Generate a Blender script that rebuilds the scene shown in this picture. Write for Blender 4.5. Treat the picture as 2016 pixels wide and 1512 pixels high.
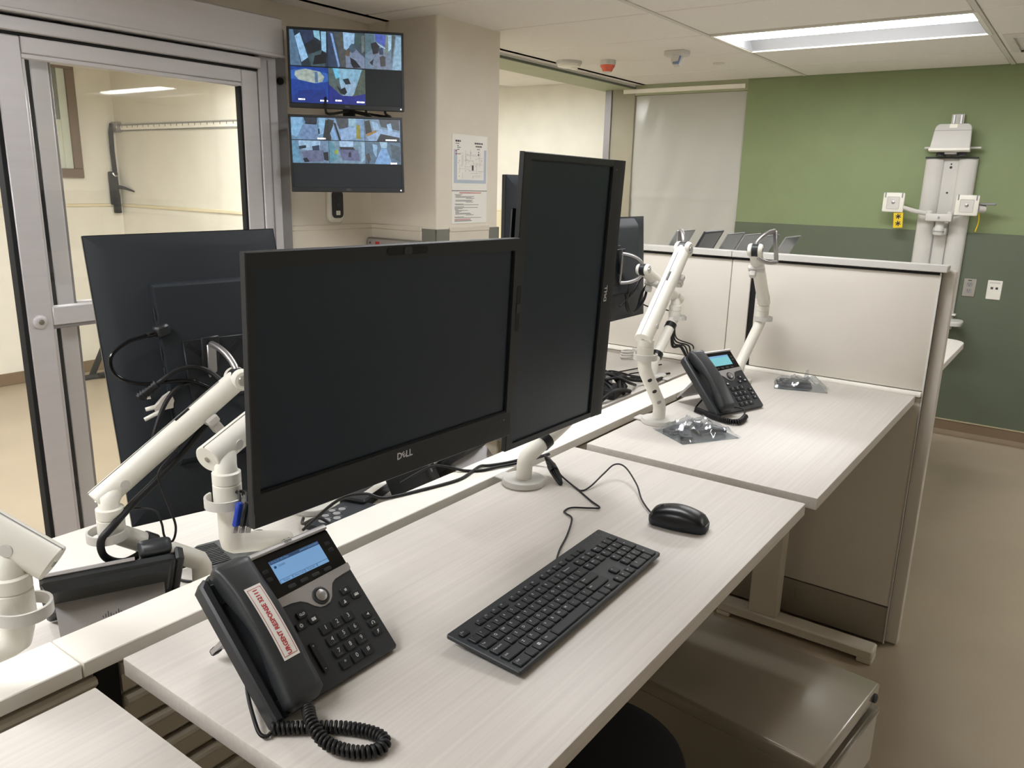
import bpy, bmesh, math, random
from mathutils import Matrix, Vector
random.seed(7)
sc = bpy.context.scene
for o in list(bpy.data.objects):
    bpy.data.objects.remove(o)
COL = sc.collection
PI = math.pi

# ------------------------------------------------------------------ camera
cd = bpy.data.cameras.new('camera'); cam = bpy.data.objects.new('camera', cd); COL.objects.link(cam)
YAW, PIT, ROL = 0.6245, -0.2483, 0.0251
fw = Vector((math.cos(YAW)*math.cos(PIT), math.sin(YAW)*math.cos(PIT), math.sin(PIT)))
r0 = Vector((math.sin(YAW), -math.cos(YAW), 0)); u0 = r0.cross(fw)
rt = math.cos(ROL)*r0 + math.sin(ROL)*u0
up = -math.sin(ROL)*r0 + math.cos(ROL)*u0
cam.matrix_world = Matrix(((rt.x, up.x, -fw.x, -0.4623), (rt.y, up.y, -fw.y, -0.9743), (rt.z, up.z, -fw.z, 1.5476), (0, 0, 0, 1)))
cd.sensor_fit = 'HORIZONTAL'; cd.sensor_width = 36; cd.lens = 1553.1/2016*36; cd.clip_start = 0.02
sc.camera = cam

# ------------------------------------------------------------------ world, exposure
w = bpy.data.worlds.new('world'); sc.world = w; w.use_nodes = True
w.node_tree.nodes['Background'].inputs[0].default_value = (0.8, 0.85, 0.9, 1)
w.node_tree.nodes['Background'].inputs[1].default_value = 0.0
sc.view_settings.view_transform = 'Standard'; sc.view_settings.look = 'None'
sc.view_settings.exposure = 0.0; sc.view_settings.gamma = 1.0; sc.view_settings.use_curve_mapping = False
sc.cycles.max_bounces = 10; sc.cycles.diffuse_bounces = 6; sc.cycles.transparent_max_bounces = 16
LENS = 26.5        # emission of the ceiling light lenses in the work room
LENS_BACK = 40.0   # the same in the rooms beyond the glass and the opening
# ceiling light positions (centre x, centre y, ceiling height)
MAIN_LIGHTS = [(3.955, 0.195, 2.31), (1.515, 0.195, 2.31), (-0.925, 0.195, 2.31), (-0.925, 1.415, 2.31), (3.955, -2.245, 2.31)]  # last two are unseen fill, added to brighten door wall and right side
BACK_LIGHTS = [(0.6, 3.05, 2.20), (-1.2, 3.75, 2.20), (2.3, 3.05, 2.20)]
HALL_LIGHTS = [(4.10, 2.81, 2.385), (4.10, 5.25, 2.385)]

# ------------------------------------------------------------------ materials
def lin(c):
    return tuple(((x/255)/12.92 if x/255 <= .04045 else ((x/255+.055)/1.055)**2.4) for x in c) + (1,)
MATS = {}
def mat(name, rgb, rough=.5, metal=0., spec=.5, noise=None, bump=None, emit=None, coat=0., alpha=None, trans=0., ior=1.45):
    """noise=(scale xyz, amount); bump=(scale, strength, distance)"""
    m = bpy.data.materials.new(name); m.use_nodes = True; nt = m.node_tree
    b = nt.nodes['Principled BSDF']; b.inputs['Base Color'].default_value = lin(rgb)
    b.inputs['Roughness'].default_value = rough; b.inputs['Metallic'].default_value = metal
    b.inputs['Specular IOR Level'].default_value = spec; b.inputs['Coat Weight'].default_value = coat
    b.inputs['Coat Roughness'].default_value = .2; b.inputs['IOR'].default_value = ior; b.inputs['Transmission Weight'].default_value = trans
    if alpha is not None: b.inputs['Alpha'].default_value = alpha
    tc = nt.nodes.new('ShaderNodeTexCoord')
    sc3, amt = noise if noise else ((6, 6, 6), .03)
    mp = nt.nodes.new('ShaderNodeMapping'); mp.inputs['Scale'].default_value = sc3
    nz = nt.nodes.new('ShaderNodeTexNoise'); nz.inputs['Scale'].default_value = 1.; nz.inputs['Detail'].default_value = 3
    mr = nt.nodes.new('ShaderNodeMapRange'); mr.inputs[1].default_value = .3; mr.inputs[2].default_value = .7
    mr.inputs[3].default_value = 1-amt; mr.inputs[4].default_value = 1+amt
    mx = nt.nodes.new('ShaderNodeVectorMath'); mx.operation = 'SCALE'; mx.inputs[0].default_value = lin(rgb)[:3]
    nt.links.new(tc.outputs['Object'], mp.inputs[0]); nt.links.new(mp.outputs[0], nz.inputs['Vector'])
    nt.links.new(nz.outputs['Fac'], mr.inputs[0]); nt.links.new(mr.outputs[0], mx.inputs['Scale'])
    nt.links.new(mx.outputs[0], b.inputs['Base Color'])
    if bump:
        n2 = nt.nodes.new('ShaderNodeTexNoise'); n2.inputs['Detail'].default_value = 4
        if isinstance(bump[0], tuple):
            m2 = nt.nodes.new('ShaderNodeMapping'); m2.inputs['Scale'].default_value = bump[0]
            nt.links.new(tc.outputs['Object'], m2.inputs[0]); nt.links.new(m2.outputs[0], n2.inputs['Vector']); n2.inputs['Scale'].default_value = 1.
        else:
            nt.links.new(tc.outputs['Object'], n2.inputs['Vector']); n2.inputs['Scale'].default_value = bump[0]
        bp = nt.nodes.new('ShaderNodeBump'); bp.inputs['Strength'].default_value = bump[1]; bp.inputs['Distance'].default_value = bump[2]
        nt.links.new(n2.outputs['Fac'], bp.inputs['Height']); nt.links.new(bp.outputs[0], b.inputs['Normal'])
    if emit:
        b.inputs['Emission Color'].default_value = lin(emit[0]); b.inputs['Emission Strength'].default_value = emit[1]
    MATS[name] = m
    return m

def emat(name, rgb, s):
    m = bpy.data.materials.new(name); m.use_nodes = True; nt = m.node_tree; nt.nodes.clear()
    e = nt.nodes.new('ShaderNodeEmission'); o = nt.nodes.new('ShaderNodeOutputMaterial')
    e.inputs[0].default_value = lin(rgb); e.inputs[1].default_value = s
    nt.links.new(e.outputs[0], o.inputs[0]); MATS[name] = m
    return m

def vmat(name, s):
    """backlit screen content: colour attribute shown as emission under a faint gloss"""
    m = bpy.data.materials.new(name); m.use_nodes = True; nt = m.node_tree
    b = nt.nodes['Principled BSDF']; a = nt.nodes.new('ShaderNodeAttribute'); a.attribute_name = 'feed'
    b.inputs['Base Color'].default_value = (.01, .01, .012, 1); b.inputs['Roughness'].default_value = .35
    tc = nt.nodes.new('ShaderNodeTexCoord'); nz = nt.nodes.new('ShaderNodeTexNoise'); nz.inputs['Scale'].default_value = 60; nz.inputs['Detail'].default_value = 4
    nt.links.new(tc.outputs['Object'], nz.inputs['Vector'])
    mr = nt.nodes.new('ShaderNodeMapRange'); mr.inputs[1].default_value = .3; mr.inputs[2].default_value = .7; mr.inputs[3].default_value = .72; mr.inputs[4].default_value = 1.28
    nt.links.new(nz.outputs['Fac'], mr.inputs[0])
    sv = nt.nodes.new('ShaderNodeVectorMath'); sv.operation = 'SCALE'
    nt.links.new(a.outputs['Color'], sv.inputs[0]); nt.links.new(mr.outputs[0], sv.inputs['Scale'])
    nt.links.new(sv.outputs[0], b.inputs['Emission Color']); b.inputs['Emission Strength'].default_value = s
    MATS[name] = m
    return m

mat('laminate', (210, 205, 198), .42, noise=((2.6, 170, 170), .055), bump=((3, 200, 200), .04, .001))
mat('edge_band', (198, 190, 174), .5, noise=((3, 60, 60), .03))
mat('rail_white', (248, 245, 236), .38)
mat('spine_cream', (205, 198, 182), .45)
mat('fabric_cream', (214, 209, 199), .62, noise=((9, 9, 9), .015), bump=(220, .06, .0006))
mat('kick_grey', (150, 142, 128), .5)
mat('white_plastic', (232, 230, 220), .36)
mat('white_grey', (205, 203, 198), .4)
mat('chrome', (200, 200, 200), .18, 1.)
mat('silver', (172, 170, 170), .32, .85)
mat('silver_paint', (172, 169, 168), .33, .45)
mat('black_plastic', (31, 34, 37), .42, noise=((40, 40, 40), .04), bump=(900, .04, .0003))
mat('black_matte', (31, 37, 43), .55, bump=(700, .05, .0003))
mat('black_gloss', (6, 7, 9), .12)
mat('mouse_black', (20, 22, 25), .30)
mat('key_black', (24, 27, 30), .48, bump=(900, .05, .0002))
mat('black_rubber', (15, 15, 17), .5)
mat('screen_off', (29, 43, 56), .32, spec=.4)
mat('screen_gap', (5, 6, 8), .6)
mat('charcoal', (44, 47, 50), .45, bump=(1100, .06, .0003))
mat('charcoal_soft', (50, 53, 55), .38, bump=(900, .05, .0003))
mat('aluminium', (204, 202, 205), .42, .3, noise=((3, 3, 60), .02))
mat('aluminium_dark', (140, 137, 139), .45, .3)
mat('door_seal', (17, 19, 22), .8, noise=((90, 90, 20), .2))
mat('wall_beige', (224, 216, 202), .7, bump=(120, .05, .0006))
mat('wall_tan', (214, 206, 190), .6, bump=(150, .04, .0005))
mat('wall_cream', (227, 224, 213), .65, bump=(120, .05, .0006))
mat('wall_cream_low', (224, 214, 184), .6)
mat('wall_green', (134, 148, 108), .62, bump=(130, .05, .0006))
mat('wall_sage', (97, 106, 89), .5, bump=(150, .03, .0005))
mat('wall_plain', (226, 222, 214), .7)
mat('jamb_grey', (160, 154, 136), .6)
mat('beam_green', (168, 174, 144), .6)
mat('trim_dark', (96, 104, 92), .6)
mat('guard_grey', (120, 120, 112), .5)
mat('floor_vinyl', (166, 153, 133), .36, noise=((2.5, 2.5, 2.5), .05), bump=(60, .03, .0006))
mat('base_brown', (128, 110, 88), .5)
mat('base_line', (180, 168, 140), .5)
mat('brown_metal', (112, 94, 78), .5)
mat('ceiling_tile', (234, 231, 227), .85, noise=((60, 60, 60), .02), bump=(380, .12, .0008))
mat('grid_white', (214, 211, 206), .6)
mat('ceiling_void', (70, 68, 64), .9)
mat('paper', (238, 236, 230), .55)
mat('ink', (60, 60, 66), .6)
mat('ink_blue', (186, 196, 208), .6)
mat('ink_red', (186, 44, 52), .6)
mat('orange', (226, 108, 84), .45)
mat('orange_print', (220, 108, 48), .5)
mat('lettering_white', (214, 214, 214), .5)
mat('lettering_dim', (96, 100, 102), .5)
mat('led_white', (255, 255, 255), .5, emit=((255, 255, 255), 1.5))
mat('blue_plastic', (42, 74, 190), .4)
mat('yellow', (226, 196, 38), .5)
mat('device_blue', (110, 128, 160), .4)
mat('pedestal_paint', (150, 142, 128), .3, .4, noise=((5, 5, 5), .02), coat=1.)
mat('seat_black', (10, 12, 18), .8)
mat('stainless', (178, 176, 168), .3, .9)
mat('grey_plastic', (150, 150, 150), .45)
mat('strap_dark', (38, 40, 40), .8)
mat('reflector_grey', (128, 128, 128), .5)  # white reflectors painted darker to offset the lens glare on them
mat('frosted', (200, 208, 196), .5)
mat('glass_dark', (120, 124, 116), .15)
mat('part_dark', (58, 66, 74), .4)
mat('tank_grey', (104, 108, 112), .35)
mat('lcd_far', (60, 96, 100), .4, emit=((140, 222, 232), .6))
mat('lcd_near', (60, 80, 104), .4, emit=((140, 192, 244), .55))
mat('lcd_text', (58, 92, 140), .5)
vmat('feed', .80)
emat('lens', (250, 250, 252), LENS)
emat('lens_warm', (250, 251, 250), LENS_BACK)
def glassy(name, tint, clear, rough, refl=1.):
    m = bpy.data.materials.new(name); m.use_nodes = True; nt = m.node_tree; nt.nodes.clear()
    o = nt.nodes.new('ShaderNodeOutputMaterial'); t = nt.nodes.new('ShaderNodeBsdfTransparent'); t.inputs[0].default_value = lin(tint)
    g = nt.nodes.new('ShaderNodeBsdfGlossy'); g.inputs['Roughness'].default_value = rough
    d = nt.nodes.new('ShaderNodeBsdfDiffuse'); d.inputs[0].default_value = lin(tint)
    fr = nt.nodes.new('ShaderNodeLayerWeight'); fr.inputs[0].default_value = .5
    pw = nt.nodes.new('ShaderNodeMath'); pw.operation = 'POWER'; pw.inputs[1].default_value = 4.
    fm = nt.nodes.new('ShaderNodeMath'); fm.operation = 'MULTIPLY_ADD'; fm.inputs[1].default_value = .7*refl; fm.inputs[2].default_value = .04*refl
    nt.links.new(fr.outputs['Facing'], pw.inputs[0])
    a = nt.nodes.new('ShaderNodeMixShader'); a.inputs[0].default_value = clear
    b = nt.nodes.new('ShaderNodeMixShader')
    nt.links.new(pw.outputs[0], fm.inputs[0]); nt.links.new(fm.outputs[0], b.inputs[0])
    nt.links.new(d.outputs[0], a.inputs[1]); nt.links.new(t.outputs[0], a.inputs[2])
    nt.links.new(a.outputs[0], b.inputs[1]); nt.links.new(g.outputs[0], b.inputs[2]); nt.links.new(b.outputs[0], o.inputs[0])
    MATS[name] = m
    return m
glassy('pane_glass', (254, 254, 253), .995, .02, .6)
glassy('bag_film', (238, 241, 243), .93, .09, 1.9)
glassy('acrylic', (178, 184, 188), .5, .1, 1.)
glassy('sheeting', (198, 198, 191), .10, .22, 1.)

# ------------------------------------------------------------------ mesh builder
def V(*a): return Vector(a)
class MB:
    def __init__(self, off=None, M=None):
        self.bm = bmesh.new(); self.off = Vector(off) if off is not None else Vector((0, 0, 0)); self.M = M
    def _put(self, t):
        me = bpy.data.meshes.new('t'); t.to_mesh(me); t.free(); self.bm.from_mesh(me); bpy.data.meshes.remove(me)
    def box(self, a, b, bev=0., seg=1, M=None):
        a = Vector(a); b = Vector(b)
        t = bmesh.new(); bmesh.ops.create_cube(t, size=1.)
        c = (a+b)/2; s = b-a
        for v in t.verts: v.co = Vector((v.co.x*s.x, v.co.y*s.y, v.co.z*s.z))
        if bev > 0: bmesh.ops.bevel(t, geom=list(t.edges), offset=bev, segments=seg, affect='EDGES', profile=.5)
        for v in t.verts:
            v.co = v.co + c
            if M is not None: v.co = M @ v.co
        self._put(t); return self
    def ring_loft(self, rings, cap=True):
        bm = self.bm; rs = [[bm.verts.new(p) for p in r] for r in rings]; n = len(rs[0])
        for i in range(len(rs)-1):
            for j in range(n):
                k = (j+1) % n
                bm.faces.new((rs[i][j], rs[i][k], rs[i+1][k], rs[i+1][j]))
        if cap:
            bm.faces.new(list(reversed(rs[0]))); bm.faces.new(rs[-1])
        return self
    def prism(self, pts, z0, z1, ch=0., M=None, chb=0.):
        n = len(pts)
        def inset(d):
            out = []
            for i in range(n):
                p0 = Vector(pts[i-1]).to_2d(); p = Vector(pts[i]).to_2d(); p1 = Vector(pts[(i+1) % n]).to_2d()
                e0 = (p-p0).normalized(); e1 = (p1-p).normalized()
                n0 = Vector((-e0.y, e0.x)); n1 = Vector((-e1.y, e1.x)); m = (n0+n1)
                if m.length < 1e-6: m = n0
                m.normalize(); k = d/max(.3, m.dot(n0)); out.append(p+m*k)
            return out
        rings = []
        if chb > 0:
            rings.append([(p.x, p.y, z0) for p in inset(chb)]); rings.append([(p[0], p[1], z0+chb) for p in pts])
        else: rings.append([(p[0], p[1], z0) for p in pts])
        if ch > 0:
            rings.append([(p[0], p[1], z1-ch) for p in pts]); rings.append([(p.x, p.y, z1) for p in inset(ch)])
        else: rings.append([(p[0], p[1], z1) for p in pts])
        if M is not None: rings = [[M @ Vector(p) for p in r] for r in rings]
        return self.ring_loft(rings)
    def cyl(self, p0, p1, r, r1=None, seg=20, ch=0.):
        p0 = Vector(p0); p1 = Vector(p1); d = (p1-p0); L = d.length; d.normalize(); r1 = r if r1 is None else r1
        a = d.orthogonal().normalized(); b = d.cross(a)
        def ring(c, rr): return [c + a*rr*math.cos(2*PI*i/seg) + b*rr*math.sin(2*PI*i/seg) for i in range(seg)]
        rings = []
        if ch > 0: rings += [ring(p0, r-ch), ring(p0+d*ch, r), ring(p1-d*ch, r1), ring(p1, r1-ch)]
        else: rings += [ring(p0, r), ring(p1, r1)]
        return self.ring_loft(rings)
    def lathe(self, prof, c=(0, 0, 0), seg=28, M=None):
        c = Vector(c)
        rings = [[(M @ Vector((r*math.cos(2*PI*i/seg), r*math.sin(2*PI*i/seg), z)) if M else Vector((r*math.cos(2*PI*i/seg), r*math.sin(2*PI*i/seg), z))) + c for i in range(seg)] for r, z in prof]
        return self.ring_loft(rings)
    def tube(self, pts, r, seg=8, smooth=0, cap=True, flat=1.):
        P = [Vector(p) for p in pts]
        if smooth: P = catmull(P, smooth)
        rings = []; nrm = None
        for i, p in enumerate(P):
            d = (P[min(i+1, len(P)-1)] - P[max(i-1, 0)]).normalized()
            if nrm is None: nrm = d.orthogonal().normalized()
            nrm = (nrm - d*nrm.dot(d))
            if nrm.length < 1e-5: nrm = d.orthogonal()
            nrm.normalize(); b = d.cross(nrm)
            rr = r[i] if isinstance(r, (list, tuple)) else r
            rings.append([p + nrm*rr*math.cos(2*PI*j/seg) + b*rr*flat*math.sin(2*PI*j/seg) for j in range(seg)])
        return self.ring_loft(rings, cap)
    def band(self, c, axis, r_in, r_out, h, a0=0., a1=2*PI, seg=24, ref=None):
        """open or closed band (a ring with a rectangular section)"""
        c = Vector(c); ax = Vector(axis).normalized()
        e = (Vector(ref) - ax*Vector(ref).dot(ax)).normalized() if ref is not None else ax.orthogonal().normalized(); f = ax.cross(e)
        full = abs(a1-a0-2*PI) < 1e-6
        rings = []
        for i in range(seg+1):
            t = a0+(a1-a0)*i/seg; d = e*math.cos(t)+f*math.sin(t)
            rings.append([c+d*r_in-ax*h/2, c+d*r_out-ax*h/2, c+d*r_out+ax*h/2, c+d*r_in+ax*h/2])
        return self.ring_loft(rings, not full)
    def poly(self, pts):
        self.bm.faces.new([self.bm.verts.new(p) for p in pts]); return self
    def done(self, name, m, parent=None, ang=40, flat=False):
        bm = self.bm
        for v in bm.verts:
            v.co = v.co - self.off
            if self.M is not None: v.co = self.M @ v.co
        bmesh.ops.recalc_face_normals(bm, faces=list(bm.faces))
        me = bpy.data.meshes.new(name); bm.to_mesh(me); bm.free()
        me.materials.append(MATS[m])
        if not flat:
            me.polygons.foreach_set('use_smooth', [True]*len(me.polygons)); me.set_sharp_from_angle(angle=math.radians(ang))
        return link(name, me, parent)

def link(name, me, parent=None):
    o = bpy.data.objects.new(name, me); COL.objects.link(o)
    if parent is not None: o.parent = parent
    return o
def catmull(P, n):
    out = []
    for i in range(len(P)-1):
        p0 = P[max(i-1, 0)]; p1 = P[i]; p2 = P[i+1]; p3 = P[min(i+2, len(P)-1)]
        for k in range(n):
            t = k/n
            out.append(.5*((2*p1)+(p2-p0)*t+(2*p0-5*p1+4*p2-p3)*t*t+(-p0+3*p1-3*p2+p3)*t**3))
    out.append(P[-1]); return out
def rrect(w, h, r, seg=4, cx=0, cy=0):
    out = []
    for sx, sy, a in ((1, 1, 0), (-1, 1, PI/2), (-1, -1, PI), (1, -1, 1.5*PI)):
        for i in range(seg+1):
            t = a+PI/2*i/seg
            out.append((cx+sx*(w/2-r)+r*math.cos(t), cy+sy*(h/2-r)+r*math.sin(t)))
    return out
def thing(name, label, cat, loc=(0, 0, 0), M=None, group=None, kind=None):
    o = bpy.data.objects.new(name, None); COL.objects.link(o); o.empty_display_size = .05
    if M is not None: o.matrix_world = M
    else: o.location = loc
    o['label'] = label; o['category'] = cat
    if group: o['group'] = group
    if kind: o['kind'] = kind
    return o
def tag(o, label, cat, group=None):
    o['label'] = label; o['category'] = cat
    if group: o['group'] = group
    return o
def struct(o): o['kind'] = 'structure'; return o
def sroot(name):
    o = bpy.data.objects.new(name, None); COL.objects.link(o); o['kind'] = 'structure'; o.empty_display_size = .05
    return o
def dup(root, M=None, label=None, loc=None):
    r = root.copy(); COL.objects.link(r)
    if M is not None: r.matrix_world = M
    if loc is not None: r.location = loc
    if label: r['label'] = label
    for ch in list(root.children):
        c = ch.copy(); COL.objects.link(c); c.parent = r
        for g in list(ch.children):
            d = g.copy(); COL.objects.link(d); d.parent = c
    return r
def basis(x, y, z, o):
    return Matrix(((x[0], y[0], z[0], o[0]), (x[1], y[1], z[1], o[1]), (x[2], y[2], z[2], o[2]), (0, 0, 0, 1)))
TXT = {}
def text_mesh(s, size, align='CENTER', bold=False, ext=.0):
    key = (s, size, align, bold)
    if key in TXT: return TXT[key].copy()
    cu = bpy.data.curves.new('txt', 'FONT'); cu.body = s; cu.size = size; cu.align_x = align; cu.align_y = 'CENTER'; cu.resolution_u = 2
    if bold: cu.offset = size*.028
    ob = bpy.data.objects.new('txt', cu); COL.objects.link(ob)
    dg = bpy.context.evaluated_depsgraph_get(); dg.update()
    me = bpy.data.meshes.new_from_object(ob.evaluated_get(dg))
    bpy.data.objects.remove(ob); bpy.data.curves.remove(cu)
    TXT[key] = me
    return me.copy()
def text(s, size, M, m, parent, name='lettering', align='CENTER', bold=False, fn=None):
    me = text_mesh(s, size, align, bold)
    if fn:
        for v in me.vertices: v.co = fn(v.co)
    else: me.transform(M)
    me.materials.clear(); me.materials.append(MATS[m])
    return link(name, me, parent)
XZ = Matrix(((1, 0, 0, 0), (0, 0, -1, 0), (0, 1, 0, 0), (0, 0, 0, 1)))   # text plane facing -Y
def T(x, y, z): return Matrix.Translation((x, y, z))
def R(a, ax): return Matrix.Rotation(math.radians(a), 4, ax)

# ================================================================== SETTING
ZC = 2.31
struct(MB().box((-2.9, -3.5, -.1), (6.6, 6.3, 0)).done('floor', 'floor_vinyl'))
# ---- ceiling: grid of 2 x 4 ft tiles
ceil = sroot('ceiling')
MB().box((-2.9, -3.5, ZC+.16), (5.6, 2.2, ZC+.22)).done('ceiling_slab', 'ceiling_void', ceil)
xs = [3.03+.61*k for k in range(-10, 5)]; ys = [.81+1.22*k for k in range(-4, 3)]
tile = {}
def lights_at(x, y):
    return any(abs(x-lx) < .2 and abs(y-ly) < .4 for lx, ly, _ in MAIN_LIGHTS)
for i in range(len(xs)-1):
    for j in range(len(ys)-1):
        x0, x1 = xs[i], min(xs[i+1], 5.345); y0, y1 = ys[j], min(ys[j+1], 2.03)
        if x1-x0 < .1 or y1-y0 < .1 or lights_at((x0+x1)/2, (y0+y1)/2): continue
        if 3.95 < x0 < 5 and -.43 > y1-.02 > -.5 and x0 < 4.9 and x0 > 4.2: continue   # vent cell
        k = (round(x1-x0, 3), round(y1-y0, 3))
        if k not in tile:
            o = MB().box((-(k[0]-.012)/2, -(k[1]-.030)/2, .003), ((k[0]-.012)/2, (k[1]-.030)/2, .02), .003).done('ceiling_tile', 'ceiling_tile', ceil)
            tile[k] = o
        else:
            o = tile[k].copy(); COL.objects.link(o)
        o.location = ((x0+x1)/2, (y0+y1)/2, ZC)
for y in ys + [2.03]:
    if y < 2.05: MB().box((-2.8, y-.012, ZC+.001), (5.345, y+.012, ZC+.02)).done('grid_bar', 'grid_white', ceil)
for x in xs:
    MB().box((x-.0105, -3.4, ZC+.008), (x+.0105, 2.10, ZC+.022)).done('grid_bar', 'grid_white', ceil)
MB().box((-2.8, 2.042, ZC+.002), (2.575, 2.168, ZC+.02)).done('edge_tile', 'ceiling_tile', ceil)
MB().box((3.08, 2.042, ZC+.002), (5.345, 2.10, ZC+.02)).done('edge_tile', 'ceiling_tile', ceil)
MB().box((3.08, 2.100, ZC-.012), (5.345, 2.112, ZC+.16)).done('edge_trim', 'grid_white', ceil)
# ---- walls
struct(MB().box((-2.9, -3.5, 0), (-2.8, 6.3, 2.5)).done('wall_back', 'wall_plain'))
struct(MB().box((-2.8, -3.5, 0), (5.5, -3.4, 2.5)).done('wall_right', 'wall_plain'))
wl = sroot('wall_left')
MB().box((2.03, 2.17, 0), (2.66, 2.40, ZC+.16)).done('wall_panel', 'wall_beige', wl)
MB().box((-2.8, 2.17, 2.224), (2.03, 2.40, ZC+.16)).done('wall_panel', 'wall_beige', wl)
MB().box((-2.8, 2.17, 0), (-.75, 2.40, 2.224)).done('wall_panel', 'wall_beige', wl)
MB().box((2.032, 2.160, 0), (2.5751, 2.17, 1.318), .003).done('wainscot_panel', 'wall_tan', wl)
MB().box((2.032, 2.156, 1.300), (2.575, 2.17, 1.326), .004).done('chair_rail', 'wall_tan', wl)
wc = sroot('wall_column')
MB().box((2.575, 1.707, 0), (3.08, 2.40, ZC+.16), .006).done('column_shaft', 'wall_beige', wc)
MB().box((2.565, 1.80, 0), (2.575, 2.16, 1.318), .003).done('wainscot_panel', 'wall_tan', wc)
MB().box((2.561, 1.80, 1.300), (2.575, 2.16, 1.326), .004).done('chair_rail', 'wall_tan', wc)
MB().box((2.668, 1.697, 0), (2.996, 1.707, 1.318), .003).done('wainscot_panel', 'wall_tan', wc)
MB().box((2.668, 1.693, 1.300), (2.996, 1.707, 1.326), .004).done('chair_rail', 'wall_tan', wc)
g = MB(); g.box((2.567, 1.699, 0), (2.667, 1.707, 1.316), .002); g.box((2.567, 1.699, 0), (2.575, 1.798, 1.316), .002)
g.done('corner_guard', 'guard_grey', wc)
g = MB(); g.box((2.997, 1.699, 0), (3.088, 1.707, 1.316), .002); g.box((3.08, 1.699, 0), (3.088, 1.80, 1.316), .002)
g.done('corner_guard', 'guard_grey', wc)
wf = sroot('wall_far')
MB().box((5.35, -3.4, 0), (5.48, 1.205, ZC+.16)).done('wall_panel', 'wall_green', wf)
MB().box((5.35, 1.205, 2.237), (5.48, 2.10, ZC+.16)).done('wall_panel', 'beam_green', wf)
MB().box((5.342, -3.4, .0), (5.35, 1.205, 1.318), .002).done('wainscot_panel', 'wall_sage', wf)
MB().box((5.335, 1.22, 2.252), (5.35, 2.20, 2.284), .003).done('head_trim', 'rail_white', wf)
MB().box((5.35, 2.10, 0), (5.48, 2.36, ZC+.16), .004).done('jamb', 'jamb_grey', wf)
MB().box((5.338, 2.302, 0), (5.35, 2.36, 2.285), .002).done('jamb_trim', 'aluminium_dark', wf)
bb = sroot('baseboard_far')
MB().box((5.330, -3.4, 0), (5.342, 1.2, .094), .003).done('base_strip', 'base_brown', bb)
MB().box((5.327, -3.4, .094), (5.342, 1.2, .100)).done('base_cap', 'base_line', bb)
b2 = MB(); b2.ring_loft([[(5.33, y, 0.), (5.33, y, .03), (5.318, y, .008), (5.295, y, .0015)] for y in (-3.4, 1.2)])
b2.done('base_cove', 'base_brown', bb)
struct(MB().box((3.08, 2.112, 2.285), (5.5, 2.41, ZC+.16), .004).done('trim_1', 'beam_green'))
struct(MB().box((3.08, 2.098, 2.284), (5.35, 2.112, 2.298)).done('trim_2', 'trim_dark'))
# plastic sheeting taped over the closed-off doorway
def sheet_pt(s, t):
    y = 1.200+.905*s; z = 2.235*(1-t)
    d = .004*math.sin(9*s+3*t)+.003*math.sin(23*s-17*t+1)+.0035*math.sin(5*s+29*t)*math.exp(-3*t)+.003*math.sin(40*(s-t*.7))*max(0, s-.4)
    d += .006*math.exp(-((t-.34)/.006)**2)
    return (5.366-d, y, z)
mb = MB(); N1, N2 = 60, 110
vs = [[mb.bm.verts.new(sheet_pt(i/N1, j/N2)) for i in range(N1+1)] for j in range(N2+1)]
for j in range(N2):
    for i in range(N1): mb.bm.faces.new((vs[j][i], vs[j][i+1], vs[j+1][i+1], vs[j+1][i]))
tag(mb.done('plastic_sheeting', 'sheeting', ang=80), 'wrinkled translucent plastic sheet hung over the doorway beside the green wall', 'sheeting')
struct(MB().box((5.44, 1.205, 0), (5.48, 2.10, 2.237)).done('door_2', 'wall_plain'))
# ---- back room beyond the glass
MB2 = MB().box((-2.8, 5.4, 0), (3.0, 5.5, 2.5)).done('wall_rear', 'wall_cream'); struct(MB2)
struct(MB().box((2.95, 2.40, 0), (3.08, 5.5, 2.5)).done('wall_divider', 'wall_cream'))
cb = sroot('ceiling_rear'); MB().box((-2.8, 2.40, ZC), (3.0, 5.4, ZC+.05)).done('ceiling_slab', 'ceiling_tile', cb)
br = sroot('baseboard_rear')
MB().box((-2.8, 5.388, 0), (3.0, 5.4, .09), .003).done('base_strip', 'base_brown', br)
MB().box((2.938, 2.40, 0), (2.95, 5.388, .09), .003).done('base_strip', 'base_brown', br)
rr = sroot('trim_3')
MB().box((-2.8, 5.39, 1.296), (3.0, 5.4, 1.320), .003).done('chair_rail', 'wall_cream_low', rr)
MB().box((2.94, 2.40, 1.296), (2.95, 5.39, 1.320), .003).done('chair_rail', 'wall_cream_low', rr)
wn = sroot('window_1')
def frame(mbx, x0, x1, z0, z1, w, y0, y1, bev=.004):
    mbx.box((x0, y0, z0), (x1, y1, z0+w), bev); mbx.box((x0, y0, z1-w), (x1, y1, z1), bev)
    mbx.box((x0, y0, z0+w), (x0+w, y1, z1-w), bev); mbx.box((x1-w, y0, z0+w), (x1, y1, z1-w), bev)
m_ = MB(); frame(m_, 1.35, 2.66, 1.512, 2.36, .068, 5.365, 5.4); m_.done('window_frame', 'brown_metal', wn)
MB().box((1.42, 5.384, 1.58), (2.592, 5.390, 1.93)).done('frosted_film', 'frosted', wn)
MB().box((1.42, 5.386, 1.93), (2.592, 5.392, 2.292)).done('pane', 'glass_dark', wn)
MB().box((2.535, 5.380, 1.58), (2.592, 5.386, 2.292)).done('pane_edge', 'frosted', wn)
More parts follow.
